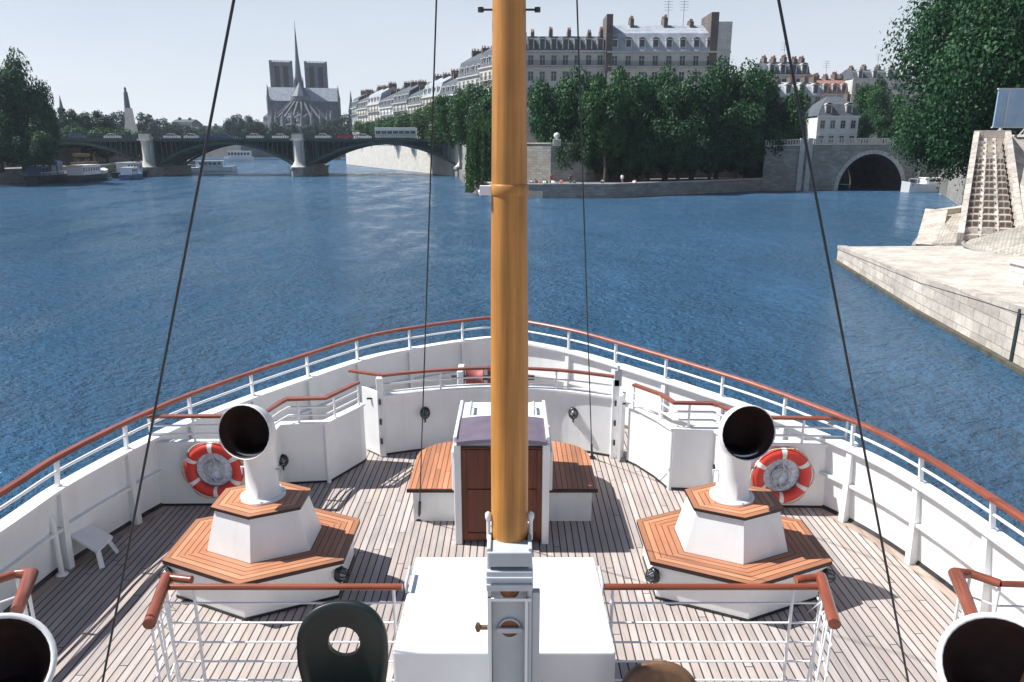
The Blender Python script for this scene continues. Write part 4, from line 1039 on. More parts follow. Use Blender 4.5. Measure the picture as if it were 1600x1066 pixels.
# --- right bank: landing quay, wall with ladder groove, stone stair
def quay():
    P = [(24.2, 54.4), (21.15, 37.5), (20.25, 31), (19.6, 26.5), (17.6, 14), (16.5, -2), (46, -2), (46, 54.6), (37, 54.6)]
    T = [1.15, 1.75, 2.15, 2.4, 2.8, 3.0, 3.6, 1.9, 1.2]
    o = Vector((24, 54, 0)); mb = MB(); mb.prism(P, -2, T, cap=False)
    w_ = mb.build('landing_quay', M['quay'], None, org=o); tag(w_, 'pale stone landing quay tapering to a point on the right', 'quay')
    c = [(26.6, 53), (23.6, 37.5), (22.7, 31), (22.1, 26.5), (20.3, 14), (19.2, -2)]
    ct_ = [1.2, 1.8, 2.2, 2.45, 2.85, 3.05]
    outer = [(P[i][0], P[i][1], T[i]) for i in range(6)]; inner = [(c[i][0], c[i][1], ct_[i]) for i in range(6)]
    mb = MB()
    for i in range(5): mb.face([outer[i], outer[i+1], inner[i+1], inner[i]][::-1])
    mb.face([(24.2, 54.4, 1.15), (26.6, 53, 1.2), (37, 54.6, 1.2)][::1])
    inner2 = inner+[(46, -2, 3.6), (46, 54.6, 1.9), (37, 54.6, 1.2)]
    # triangulated fan about an inner point keeps the gently warped top tidy
    cc = (33, 34, 2.2)
    for i in range(len(inner2)): mb.face([inner2[i], cc, inner2[(i+1) % len(inner2)]])
    mb.build('quay_top', M['quaytop'], w_, org=o)
    mb = MB()      # projecting edge stones
    for a, b, za, zb in ((0, 1, 1.15, 1.75), (1, 2, 1.75, 2.15), (2, 3, 2.15, 2.4), (3, 4, 2.4, 2.8)):
        A = Vector((P[a][0]+.26, P[a][1], za-.05)); B = Vector((P[b][0]+.26, P[b][1], zb-.05)); mb.beam(A, B, .6, .26)
    mb.build('edge_stones', M['quay'], w_, org=o)
    mb = MB()      # weed-dark band at the waterline, a shelf of footing stones
    for a, b in ((0, 1), (1, 2), (2, 3), (3, 4)):
        A = Vector((P[a][0]+.1, P[a][1], .0)); B = Vector((P[b][0]+.1, P[b][1], .0)); mb.beam(A, B, .7, .36)
    mb.build('footing', M['weedy_shade_dark'], w_, org=o)
    mb = MB(); g = Vector((19.75, 27.9, 0)); mb.box(19.72, 20.1, 27.80, 27.94, .1, 2.30)
    mb.build('ladder_groove', M['boat_dark'], w_, org=o)
    # low service box on the quay
    q = UD(1560, 462, 31.5); b_ = MB(); b_.box(24.3, 25.9, 34.4, 35.6, 1.9, 2.9); so_ = b_.build('service_box', M['facade'], None, org=Vector((25, 35, 2)), bevel=.04); tag(so_, 'square stone service box standing on the landing quay', 'box')
    b_ = MB(); b_.box(24.45, 25.75, 34.36, 34.398, 2.15, 2.78); b_.build('metal_door', M['grey'], so_, org=Vector((25, 35, 2)))
    b_ = MB(); b_.box(24.2, 26.0, 34.3, 35.7, 2.9, 3.0); b_.build('lid', M['facade_pale'], so_, org=Vector((25, 35, 2)))
quay()
# slipway wedge between quay and stair
wd = MB(); A = [(34.4, 56.2), (33.0, 60.6), (36.8, 64.6), (41, 67), (47, 67), (47, 55.2)]
wd.prism(A[::-1], -2, [1.2, .5, 2.5, 3.2, 3.4, 1.7][::-1]); w0 = wd.build('slipway', M['cobble'], None, org=Vector((34, 60, 0))); tag(w0, 'cobbled stone slipway rising from the water behind the quay', 'slipway')
wd = MB(); wd.beam((33.3, 58.8, .45), (36.9, 64.6, 2.75), 1.7, .6); wd.beam((36.6, 64.7, 2.6), (46, 67.2, 3.5), .8, .6); wd.build('sloping_kerb', M['quay'], w0, org=Vector((34, 60, 0)))
wd = MB(); n_ = 16; c0 = (43.8, 49.6)
rows = [[(c0[0]+r*math.cos(t)*1.15, c0[1]+r*math.sin(t), z) for t in [math.pi*.42+math.pi*.85*k/n_ for k in range(n_+1)]] for r, z in ((10.2, 1.35), (9.9, 1.6), (6, 3.2), (0.1, 3.9))]
wd.grid(rows, False, True); w1 = wd.build('cobbled_mound', M['cobble'], None, org=Vector((*c0, 1.5))); tag(w1, 'rounded cobbled mound at the foot of the stone stair', 'ramp')
wd = MB(); wd.tube([(p[0]-.05, p[1], p[2]+.05) for p in rows[0]], .13, 6); wd.build('mound_kerb', M['oldstone'], w1, org=Vector((*c0, 1.5)))
def stair():
    o = Vector((34.5, 55, 1.4)); e = thing('stone_stair', o, 'steep white stone stair with dark risers climbing from the right quay', 'stair')
    A = Vector((33.5, 55.4, 0)); u = Vector((.52, .854, 0)); v = Vector((.93, -.37, 0)); v.normalize()
    Lr, z0, z1 = 11.0, 1.5, 8.75; n_ = 16
    def width(t): return 4.3-1.6*t
    def P(t, s, z): p = A+u*(Lr*t)+v*s; return (p.x, p.y, z)
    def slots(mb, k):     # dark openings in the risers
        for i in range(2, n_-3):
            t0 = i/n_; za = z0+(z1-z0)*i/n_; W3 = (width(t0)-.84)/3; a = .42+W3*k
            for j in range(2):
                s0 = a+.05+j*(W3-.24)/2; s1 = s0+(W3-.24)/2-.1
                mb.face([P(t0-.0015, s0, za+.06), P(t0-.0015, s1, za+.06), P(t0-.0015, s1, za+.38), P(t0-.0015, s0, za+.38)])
    for k in range(3):
        mb = MB()
        for i in range(n_):
            t0, t1 = i/n_, (i+1)/n_; za = z0+(z1-z0)*i/n_; zb = z0+(z1-z0)*(i+1)/n_
            a0, a1 = [.42+(width(t)-.84)*k/3 for t in (t0, t1)]; b0, b1 = [.42+(width(t)-.84)*(k+1)/3-.22 for t in (t0, t1)]
            mb.face([P(t0, a0, za), P(t0, b0, za), P(t0, b0, zb), P(t0, a0, zb)]); mb.face([P(t0, a0, zb), P(t0, b0, zb), P(t1, b1, zb), P(t1, a1, zb)])
        nf0 = len(mb.f); slots(mb, k); fo = mb.build('flight', M['quaytop'], e); fo.data.materials.append(M['slot'])
        for p_ in list(fo.data.polygons)[nf0:]: p_.material_index = 1
    for k in range(4):
        mb = MB(); w_ = .42 if k in (0, 3) else .22; up = .75 if k in (0, 3) else .22
        rows = []
        for t in (-.02, 1.0):
            s = 0 if k == 0 else (width(t)-.42 if k == 3 else .42+(width(t)-.84)*k/3-.22)
            z = z0+(z1-z0)*t; rows.append([P(t, s, 0.5), P(t, s, z+up), P(t, s+w_, z+up), P(t, s+w_, .5)])
        mb.grid(rows, True, False); mb.fan(rows[0], True); mb.fan(rows[1])
        mb.build('stringer_wall' if k in (1, 2) else 'side_parapet', M['quay'], e)
    # top block with dark lintel slot
    mb = MB(); pts = [P(1, 0, 0), P(1, width(1), 0), P(1.35, width(1)-.1, 0), P(1.35, .1, 0)]
    mb.prism([(p[0], p[1]) for p in pts], .5, 9.6); mb.build('top_landing', M['quay'], e)
    # right flank: buttress mass falling away to the right
    pts = [P(-.02, width(0)+.05, 0), P(-.1, width(0)+3.2, 0), P(.6, width(.6)+4.2, 0), P(1.2, width(1)+3.0, 0), P(1.3, width(1)+.05, 0), P(.5, width(.5)+.05, 0)]
    mb = MB(); mb.prism([(p[0], p[1]) for p in pts], .5, [2.4, 2.2, 5.6, 7.4, 9.3, 5.6]); mb.build('buttress', M['quay'], e)
stair()
# --- blue hoarding on posts
def hoarding():
    Y = 70; a = UD(1548, 222, Y); b = UD(1548, 140, Y); x0, z0, z1 = a.x, UD(1570, 198, Y).z, UD(1570, 140, Y).z; x1 = x0+9.5
    e = thing('billboard', (x0+4, Y, 8.3), 'blue billboard panel on posts above the stone stair', 'billboard')
    mb = MB(); mb.box(x0, x1, Y, Y+.15, z0, z1); mb.build('panel', M['signblue'], e)
    mb = MB(); mb.box(x0-.08, x1+.08, Y-.05, Y+.2, z1, z1+.12); mb.box(x0-.08, x1+.08, Y-.05, Y+.2, z0-.12, z0)
    for k in range(4): xx = x0+.95+k*2.3; mb.box(xx-.07, xx+.07, Y-.04, Y-.002, z0, z1)
    mb.build('panel_frame', M['grey'], e)
    for k in range(4):
        xx = x0+.95+k*2.3; mb = MB(); mb.box(xx-.09, xx+.09, Y+.2, Y+.38, 8.3, z1); mb.beam((xx, Y+.3, z0), (xx, Y+2.2, 8.3), .1, .1); mb.build('post', M['grey'], e)
hoarding()

# ================================================================== BUILDINGS
def make_window(w, h, name='window', dark=True):
    """shared meshes: frame with sill, and pane"""
    f = MB(); t = .1
    f.box(-w/2-.12, -w/2, -.1, .0, -.0, h); f.box(w/2, w/2+.12, -.1, .0, 0, h); f.box(-w/2-.12, w/2+.12, -.12, 0, h, h+.16); f.box(-w/2-.2, w/2+.2, -.18, 0, -.14, 0)
    f.box(-.04, .04, -.05, -.02, 0, h); f.box(-w/2, w/2, -.05, -.02, h*.62, h*.62+.06)
    p = MB(); p.face([(-w/2, -.03, 0), (w/2, -.03, 0), (w/2, -.03, h), (-w/2, -.03, h)])
    return f, p
def mesh_of(mb, name, mat):
    o = mb.build(name, mat); me = o.data; bpy.data.objects.remove(o); return me
WM = {}
def win_meshes(w, h, fm='frame'):
    k = (round(w, 1), round(h, 1), fm)
    if k not in WM:
        f, p = make_window(w, h); WM[k] = (mesh_of(f, 'window', M[fm]), mesh_of(p, 'pane', M['pane']))
    return WM[k]
def child(name, me, parent, loc, rz=0, sc_=None):
    o = bpy.data.objects.new(name, me); C.objects.link(o); o.parent = parent; o.location = loc; o.rotation_euler = (0, 0, rz)
    if sc_: o.scale = sc_
    return o
def building(name, p0, p1, depth, zb, ze, zr, floors, bays, wallm, roofm, label, dormers=0, chim=(0, 1), fh=None, ww=1.15, wh=2.0, bottomvis=None, cat='building', group=None, balcony=True, hip=False, antennas=0, winskip=None, seed=1, gable=None, slab=None):
    rnd = random.Random(seed)
    p0 = Vector((p0[0], p0[1], 0)); p1 = Vector((p1[0], p1[1], 0)); d = (p1-p0); L = d.length; d.normalize(); back = Vector((-d.y, d.x, 0)); ang = math.atan2(d.y, d.x)
    e = thing(name, (p0.x, p0.y, zb), label, cat, group); e.rotation_euler = (0, 0, ang)
    ORG[e.name] = Vector((0, 0, 0))   # children are built in the facade's own frame: x along, y into the block, z up from the street
    H = ze-zb
    mb = MB(); mb.box(0, L, 0, depth, 0, H); wl_ = mb.build('wall', wallm, e)
    mb = MB(); mb.box(-.15, L+.15, -.45, .0, H-.1, H+.25); mb.build('cornice', wallm, e); mb = MB(); mb.box(-.05, L+.05, -.2, 0, H*.33, H*.33+.25); mb.build('string_course', wallm, e)
    RH = zr-ze
    mb = MB(); ins = min(1.3, depth*.15); zm = RH*.62
    if hip:
        mb.grid([[(-.3, -.3, H+.25), (L+.3, -.3, H+.25), (L+.3, depth+.3, H+.25), (-.3, depth+.3, H+.25)], [(ins, ins, H+zm), (L-ins, ins, H+zm), (L-ins, depth-ins, H+zm), (ins, depth-ins, H+zm)], [(L*.35, depth*.45, H+RH), (L*.65, depth*.45, H+RH), (L*.65, depth*.55, H+RH), (L*.35, depth*.55, H+RH)]], True, False)
        mb.face([(L*.35, depth*.45, H+RH), (L*.65, depth*.45, H+RH), (L*.65, depth*.55, H+RH), (L*.35, depth*.55, H+RH)])
    else:
        prof = [(-.1, H+.25), (ins, H+zm), (depth*.5, H+RH), (depth-ins, H+zm), (depth+.1, H+.25)]
        mb.grid([[(x, y, z) for y, z in prof] for x in (0, L)], False, False, flip=True)
        for x in (0, L): mb.face([(x, y, z) for y, z in prof])
    rf = mb.build('roof', roofm, e)
    if gable is not None:
        mb = MB(); mb.box(gable[0], gable[1], -.1, depth+.1, 0, H+RH*.95); mb.build('end_bay', gable[2], e)
        mb = MB(); mb.box(slab[0], slab[1], -.25, depth*.6, 0, H+RH+1.6); mb.build('party_wall_stack', M['brick'], e); mb = MB(); mb.box(-.5, .9, -.2, depth*.5, H-4, H+RH+1.2); mb.build('party_wall_stack', M['brick'], e)
    # windows
    fh = fh or H/floors; xs = [L*(i+.5)/bays for i in range(bays)]
    if gable is not None: xs = [(gable[0])*(i+.5)/bays for i in range(bays)]
    fm, pm = win_meshes(ww, wh)
    cnt = 0
    for f_ in range(floors):
        z = H-fh*(f_+1)+ (fh-wh)*.45
        if z < .3 or (bottomvis is not None and zb+z+wh < bottomvis): continue
        for x in xs:
            if cnt >= 90: break
            w_ = child('window', fm, e, (x, 0, z)); child('pane', pm, w_, (0, 0, 0)); cnt += 1
        if balcony and f_ in (0, 2):
            mb = MB(); mb.box(.2, L-.2, -.75, -.02, z-.3, z-.16); mb.build('balcony_slab', wallm, e)
            mb = MB(); mb.box(.2, L-.2, -.74, -.71, z+.75, z+.8); mb.box(.2, L-.2, -.74, -.71, z-.1, z-.05)
            xx = .2
            while xx < L-.2: mb.box(xx, xx+.05, -.73, -.71, z-.15, z+.78); xx += .28
            mb.build('balcony_railing', M['ironbridge'], e)
    # dormers
    if dormers:
        dx = [((gable[0] if gable is not None else L))*(i+.5)/dormers for i in range(dormers)]
        dw, dh = 1.5, 2.3
        db = MB(); db.box(-dw/2, -dw/2+.22, -.35, 1.2, 0, dh); db.box(dw/2-.22, dw/2, -.35, 1.2, 0, dh); db.box(-dw/2-.12, dw/2+.12, -.45, 1.4, dh, dh+.22)
        db.grid([[(x, y, dh+.22+.35*math.cos(x/(dw/2+.12)*math.pi/2)) for x in [(-dw/2-.1)+(dw+.2)*k/6 for k in range(7)]] for y in (-.42, 1.9)], False, False)
        dme = mesh_of(db, 'dormer', M['frame'] if True else wallm)
        dp = MB(); dp.box(-dw/2+.2, dw/2-.2, -.2, .9, 0, dh); dpm = mesh_of(dp, 'pane', M['pane'])
        for x in dx:
            w_ = child('dormer', dme, rf, (x, .45, H+.35)); child('dormer_pane', dpm, e, (x, .45, H+.35))
    # chimneys
    nc = chim if isinstance(chim, (list, tuple)) else []
    for c in nc:
        x = c*L; hh = .5+rnd.random()*.9; mb = MB(); cw = .4
        mb.box(x-cw, x+cw, depth*.36, depth*.62, H, H+RH+hh); 
        ch = mb.build('chimney', M['brick'], rf)
        mb = MB(); k = 0
        y = depth*.38
        while y < depth*.61:
            mb.lathe((x-.2+.4*(k % 2), y, H+RH+hh), [(.16, 0), (.13, .5+.3*rnd.random())], 6); y += .55; k += 1
        mb.build('chimney_pots', M['pot'], e)
    for a in range(antennas):
        x = L*(.52+.13*a); mb = MB(); mb.tube([(x, depth*.4, H+RH-.5), (x, depth*.4, H+RH+5)], .05, 4)
        for k in range(4): mb.tube([(x-1.0, depth*.4, H+RH+4.8-k*.6), (x+1.0, depth*.4, H+RH+4.8-k*.6)], .03, 4)
        mb.build('antenna', M['iron'], rf)
    return e
Yb = 176.0
xa = UD(812, 80, Yb).x; xm = UD(950, 80, Yb).x; xe = UD(1141, 80, Yb).x
def zt(py, Y): return UD(800, py, Y).z
building('apartment_block', (xa-4, Yb+1), (xm-.3, Yb+1), 14, 8, zt(80, Yb), zt(54, Yb+5), 6, 9, M['facade'], M['slate'], 'long slate roofed apartment block just right of the mast', dormers=9, chim=(.3, .48, .66, .86, .98), bottomvis=18, seed=3)
building('apartment_block', (xm, Yb), (xe, Yb), 15, 8, zt(82, Yb), zt(38, Yb+6), 6, 8, M['facade'], M['zinc'], 'taller grey apartment block with blank right end wall and roof aerial', dormers=8, chim=(.22, .5, .72), bottomvis=18, antennas=2, gable=(24.4, (xe-xm)+.05, M['facade']), slab=(22.7, 24.39), seed=5)
# receding row on the island's left street
row_pts = [(-3, 214), (-9.5, 227), (-17, 242), (-24, 256), (-31.5, 271), (-39, 287), (-47, 303), (-55, 319), (-63, 335), (-71, 352), (-76, 364)]
tops = [(37, 29.5), (35.5, 28), (30, 23.5), (30.8, 24), (28.5, 22), (30.3, 23.5), (28.8, 22.5), (31.5, 24.5), (30, 23.5), (31.5, 24.5), (30, 24)]
names = ['nearest pale house of the riverside row, right beside the mast', 'second house from the mast in the pale riverside row', 'third house from the mast in the pale riverside row', 'fourth house from the mast in the pale riverside row', 'fifth house from the mast in the pale riverside row', 'sixth house from the mast in the pale riverside row', 'seventh house from the mast in the pale riverside row', 'eighth house from the mast in the pale riverside row', 'ninth house from the mast in the pale riverside row', 'farthest house at the left end of the pale riverside row']
for i in range(10):
    a, b = Vector(row_pts[i+1]), Vector(row_pts[i]); zr, ze = tops[i]
    building('row_house', a, b, 13, 8, ze, zr, 5, 5 if i < 5 else 4, (M['facade_pale'], M['facade'], M['facade_white'], M['facade_pale'])[i % 4], M['zinc'] if i % 4 == 3 else M['slate'], names[i], dormers=4, chim=(.05, .5, .95), seed=10+i, group='pale houses in the riverside row', bottomvis=12, wh=2.0)
# white house by the right bridge and the buildings behind
w_x0 = UD(1278, 185, 180).x; w_x1 = UD(1342, 185, 180).x
building('white_house', (w_x0, 180), (w_x1, 180), 9, 8.2, zt(183, 180), zt(151, 184), 2, 4, M['facade_white'], M['slate'], 'small white house with hipped slate roof behind the stone bridge', dormers=2, chim=(.85,), hip=True, balcony=False, wh=1.7, ww=1.0, seed=31, cat='house')
bgr = [((1195, 1262), 205, 118, 96, 'facade', 'slate', 'grey apartment building with white chimneys right of the island trees'),
       ((1268, 1325), 232, 148, 122, 'facade_pale', 'tile', 'building with a red tiled roof behind the white house'),
       ((1200, 1285), 196, 150, 128, 'facade', 'zinc', 'brown grey apartment building right behind the last island tree'),
       ((1330, 1420), 262, 124, 108, 'facade', 'slate', 'distant low roofed building left of the big tree'),
       ((1420, 1500), 262, 126, 112, 'facade', 'zinc', 'distant grey building hidden mostly by the big tree')]
for i, (pxs, Y, pe, pr, wm, rm, lab) in enumerate(bgr):
    x0 = UD(pxs[0], 150, Y).x; x1 = UD(pxs[1], 150, Y).x
    building('town_building', (x0, Y), (x1, Y), 13, 8, zt(pe, Y), zt(pr, Y+5), 5, 6, M[wm], M[rm], lab, dormers=4, chim=(.08, .3, .55, .8, .97), seed=40+i, antennas=1, bottomvis=14)

# --- far buildings on the left horizon and behind the cathedral
for i, (x0, x1, Y, pe, pr, lab) in enumerate([((348), (405), 690, 200, 190, 'low distant building left of the cathedral'), (268, 300, 620, 198, 186, 'small distant pale building near the left horizon'), (300, 345, 760, 203, 196, 'low distant roofs left of the wire stay'), (412, 430, 640, 190, 178, 'distant building touching the cathedral on its left')]):
    a = UD(x0, 200, Y).x; b = UD(x1, 200, Y).x
    building('distant_building', (a, Y), (b, Y), 20, 8, zt(pe, Y), zt(pr, Y), 3, 6, M['facade_pale'], M['slate'], lab, dormers=0, chim=(.2, .7), seed=60+i, balcony=False)
def spire(px, ytop, ybase, Y, lab, w=3.0):
    q = UD(px, ybase, Y); z1 = UD(px, ytop, Y).z; e = thing('church_spire', (q.x, Y, 8), lab, 'spire')
    mb = MB(); mb.box(q.x-w*.6, q.x+w*.6, Y-w*.6, Y+w*.6, 8, q.z); mb.build('tower', M['cath'], e)
    mb = MB(); mb.lathe((q.x, Y, q.z), [(w*.7, 0), (w*.35, (z1-q.z)*.4), (0.05, z1-q.z)], 8, smooth=False); mb.build('spire_roof', M['cathdark'], e)
spire(549, 141, 172, 560, 'thin dark church spire right of the cathedral'); spire(97, 148, 176, 480, 'small distant church spire over the left bank trees', 2.6)

# ================================================================== CATHEDRAL
def cathedral():
    X, Y0 = UD(473, 200, 600).x, 600.0
    e = thing('cathedral', (X, Y0, 8.2), 'gothic cathedral with two square towers and a needle spire, seen from its apse', 'cathedral')
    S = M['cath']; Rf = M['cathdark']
    def rel(px): return UD(px, 150, Y0).x
    zt_ = lambda py, Y=Y0: UD(470, py, Y).z
    # west towers
    for a, b in ((426, 456), (476, 506)):
        x0, x1 = rel(a)*1.06, rel(b)*1.06
        sc_ = 636/600
        x0, x1 = X+(a-466)*.548, X+(b-466)*.548; ztop = UD(470, 98, 640).z
        mb = MB(); mb.box(x0, x1, 640, 656, 8, ztop-22); w = x1-x0
        for i in range(2):
            for s_ in (0, 1): pass
        for k in range(3):
            xx = x0+k*(w-2.8)/2; mb.box(xx, xx+2.8, 640, 656, ztop-22, ztop-3)
        mb.box(x0, x1, 640, 656, ztop-3, ztop); mb.box(x0-.5, x1+.5, 639.5, 656.5, ztop-23, ztop-22)
        for cx_ in (x0, x1): mb.box(cx_-.9, cx_+.9, 638.6, 640.4, 8, ztop+1)
        t = mb.build('tower', S, e)
        mb = MB(); mb.box(x0+.3, x1-.3, 641.2, 655, ztop-22, ztop-3); mb.build('belfry_louvre', M['black'], t)
        mb = MB(); xx = x0
        while xx < x1: mb.box(xx, xx+.5, 639.6, 640.1, ztop, ztop+1.3); xx += 1.1
        mb.build('tower_parapet', S, t)
    # nave and choir: ridge runs towards the viewer
    zr, ze = zt_(133), zt_(156); hw = 7.2
    ya, yb = 560, 640
    mb = MB(); mb.box(X-hw, X+hw, ya, yb, 8, ze); n_ = 8
    mb.lathe((X, ya, 0), [(hw, 8), (hw, ze)], 24); mb.build('choir', S, e)
    mb = MB(); mb.grid([[(X-hw, y, ze), (X, y, zr), (X+hw, y, ze)] for y in (ya, yb)], False, False)
    mb.lathe((X, ya, ze), [(hw, 0), (0.02, (zr-ze)*.95)], 10, smooth=False); mb.build('choir_roof', Rf, e)
    # transept, gables north and south, pale lit pitched roof
    zl, zh = zt_(163), zt_(137); x0, x1 = X-24, X+28.5
    mb = MB(); mb.box(x0, x1, 594, 607, 8, zl+2)
    for xx in (x0, x1):
        mb.face([(xx, 593.5, zl+2), (xx, 607.5, zl+2), (xx, 600.5, zh)])
        for yy in (594, 607): mb.lathe((xx, yy, 8), [(1.3, 0), (1.3, zl-3), (.9, zl-2), (0.05, zl+6)], 6)
    mb.build('transept', S, e)
    mb = MB(); mb.grid([[(x, 593, zl+2), (x, 600.5, zh), (x, 608, zl+2)] for x in (x0+.8, x1-.8)], False, False); mb.build('transept_roof', M['zinc'], e)
    # choir aisle ring and chapels
    mb = MB(); 
    for r, z in ((15.5, 27), (21, 20)):
        mb.lathe((X, ya, 0), [(r, 8), (r, z), (r-4.5, z+2.5)], 24, cap=False)
        mb.box(X-r, X+r, ya, 592, 8, z)
    mb.build('chapel_ring', S, e)
    # windows of the clerestory and ring
    for (r, z0_, z1_, nn, ww_) in ((hw+.06, 30, ze-2, 9, 1.7), (15.56, 22.5, 26, 11, 1.6), (21.06, 11, 18, 13, 2.2)):
        for k in range(nn):
            a = math.pi+math.pi*(k+.5)/nn; c_ = Vector((X+r*math.cos(a), ya+r*math.sin(a), 0)); t = Vector((-math.sin(a), math.cos(a), 0)); out = Vector((math.cos(a), math.sin(a), 0))*.25
            mb = MB(); mb.face([c_+out-t*ww_/2+Vector((0, 0, z0_)), c_+out+t*ww_/2+Vector((0, 0, z0_)), c_+out+t*ww_/2+Vector((0, 0, z1_-1.2)), c_+out+Vector((0, 0, z1_)), c_+out-t*ww_/2+Vector((0, 0, z1_-1.2))])
            mb.build('lancet_window', M['pane'], e)
    # flying buttresses
    for k in range(11):
        a = math.pi+math.pi*(k+.0)/10; ca, sa = math.cos(a), math.sin(a); mb = MB()
        def q(r, z): return (X+r*ca, ya+r*sa, z)
        mb.beam(q(7.3, ze-4), q(22, 25), 1.0, 1.1); mb.beam(q(7.3, ze-11), q(16, 26), .9, .9)
        for r in (21.8,):
            c_ = q(r, 8); mb.lathe(c_, [(1.5, 0), (1.3, 18), (.9, 19), (0.05, 25)], 6, smooth=False)
        mb.build('flying_buttress', M['cath'], e)
    for s in (-1, 1):
        for y in (568, 577, 586, 616, 626):
            mb = MB(); mb.beam((X+s*7.3, y, ze-4), (X+s*21, y, 25), 1.0, 1.1); mb.lathe((X+s*21, y, 8), [(1.5, 0), (1.3, 18), (.9, 19), (0.05, 25)], 6, smooth=False); mb.build('flying_buttress', M['cath'], e)
    mb = MB(); mb.lathe((X-.6, 600.5, 0), [(3.4, zr-4), (2.8, zr+3), (2.2, zr+9), (1.3, zr+20), (.12, zt_(38)), ], 8, smooth=False); mb.lathe((X-.6, 600.5, zt_(38)), [(.25, 0), (.12, 1), (.05, 3)], 6)
    for k in range(8):
        a = k*math.pi/4; mb.lathe((X-.6+3.2*math.cos(a), 600.5+3.2*math.sin(a), zr-2), [(.5, 0), (.4, 5), (0, 9)], 5)
    mb.build('spire', Rf, e)
    e.rotation_euler = (0, 0, math.atan2(-X, Y0))
cathedral()

# ================================================================== BOATS
def hullshape(mb, x, y, L, Wd, H_, ang, zb=-.3, bow=.25, blunt=.75):
    ca, sa = math.cos(ang), math.sin(ang)
    def W2(u, v, z): return (x+u*ca-v*sa, y+u*sa+v*ca, z)
    st = []
    for k in range(11):
        u = -L/2+L*k/10; f = min(1, ((10-k)/10/bow)) if k/10 > 1-bow else 1; f = math.sqrt(max(0, 1-(1-f)**2)); f *= (blunt+(1-blunt)*min(1, k/2))
        st.append((u, f*Wd/2, H_*(1+.35*max(0, (k-6)/4)**2)))
    rows = [[W2(u, -v, h) for u, v, h in st], [W2(u, -v*.8, zb) for u, v, h in st], [W2(u, v*.8, zb) for u, v, h in st], [W2(u, v, h) for u, v, h in st]]
    mb.grid(rows, False, False); mb.face([rows[0][0], rows[1][0], rows[2][0], rows[3][0]])
    for k in range(10): mb.face([rows[0][k], rows[3][k], rows[3][k+1], rows[0][k+1]])
    return W2
def boat(name, x, y, L, Wd, H_, ang, hm, cabins, cm, label, cat='boat', group=None, mastb=False, rm=None):
    e = thing(name, (x, y, 0), label, cat, group); mb = MB(); W2 = hullshape(mb, x, y, L, Wd, H_, ang); mb.build('hull', M[hm], e)
    for (u0, u1, w, z0, z1) in cabins:
        mb = MB(); mb.prism([W2(u0, -w/2, 0)[:2], W2(u1, -w/2, 0)[:2], W2(u1, w/2, 0)[:2], W2(u0, w/2, 0)[:2]], H_*z0, H_+z1); nf_ = len(mb.f)
        n_ = max(2, int((u1-u0)/1.4))
        for k in range(n_):
            for s in (-1, 1):
                ua = u0+.3+(u1-u0-.4)*k/n_; ub = ua+(u1-u0-.4)/n_*.65
                mb.face([W2(ua, s*(w/2+.02), H_+z1*.4), W2(ub, s*(w/2+.02), H_+z1*.4), W2(ub, s*(w/2+.02), H_+z1*.8), W2(ua, s*(w/2+.02), H_+z1*.8)])
        c_ = mb.build('cabin', M[cm], e); c_.data.materials.append(M['pane'])
        for p_ in list(c_.data.polygons)[nf_:]: p_.material_index = 1
        mb = MB(); mb.prism([W2(u0-.2, -w/2-.15, 0)[:2], W2(u1+.2, -w/2-.15, 0)[:2], W2(u1+.2, w/2+.15, 0)[:2], W2(u0-.2, w/2+.15, 0)[:2]], H_+z1, H_+z1+.1); mb.build('cabin_roof', M[rm or cm], e)
    mb = MB(); P = [W2(-L/2+L*k/10, 0, 0) for k in range(11)]
    mb.tube([W2(-L*.46, -Wd*.4, H_+.7), W2(0, -Wd*.46, H_+.7), W2(L*.3, -Wd*.4, H_+.85)], .04, 4)
    for k in range(6): mb.tube([W2(-L*.45+L*.15*k, -Wd*.44, H_*.95), W2(-L*.45+L*.15*k, -Wd*.44, H_+.72)], .03, 4)
    mb.build('deck_rail', M['white_rail'], e)
    if mastb:
        mb = MB(); q = W2(L*.25, 0, H_); mb.tube([q, (q[0], q[1], q[2]+4.5)], .07, 5); mb.build('mast', M['boat_wood'], e)
    return e
q = U(1445, 296, .1)
boat('cabin_cruiser', 76.0, 136.5, 10.2, 3.0, 1.5, math.pi, 'boat_white', [(-3.2, 1.2, 2.2, .9, 1.0)], 'boat_white', 'white cabin cruiser moored right of the dark bridge arch')
q = U(1500, 298, .1)
bl = [((-105.3, 171), 14, 4.4, 1.7, 'boat_dark', 'boat_blue', 1.62, [(-5.5, .5, 3.2, .9, 2.0), (1.6, 4, 2.6, .9, 2.9)], 'nearest moored barge at the left bank, dark hull with blue cabin', True),
      ((-100.2, 178), 17, 4.6, 1.6, 'boat_dark', 'boat_white', 1.7, [(-7, 3, 3.4, .9, 2.1)], 'long dark barge with white cabin, outermost of the moored boats', True),
      ((-105.0, 187), 15, 4.2, 1.9, 'boat_white', 'boat_wood', 1.6, [(-5, 2, 3.2, .9, 2.2), (-4, -1, 2.6, 2.9, 4.2)], 'white hulled barge with timber cabin against the left bank', True),
      ((-99.6, 197), 13, 4.2, 1.5, 'boat_dark', 'boat_white', 1.5, [(-4, 3, 3, .9, 2.3)], 'dark barge with white cabin just left of the first pier', False),
      ((-94.2, 186), 11, 3.6, 1.3, 'boat_blue', 'boat_white', 1.75, [(-3.5, 1.5, 2.6, .9, 1.6)], 'small blue hulled boat with white cabin at the end of the moored cluster', False),
      ((-92, 232), 14, 4, 1.6, 'boat_white', 'boat_white', .3, [(-4, 3, 3, .9, 1.8)], 'small white river boat seen under the left arch', False)]
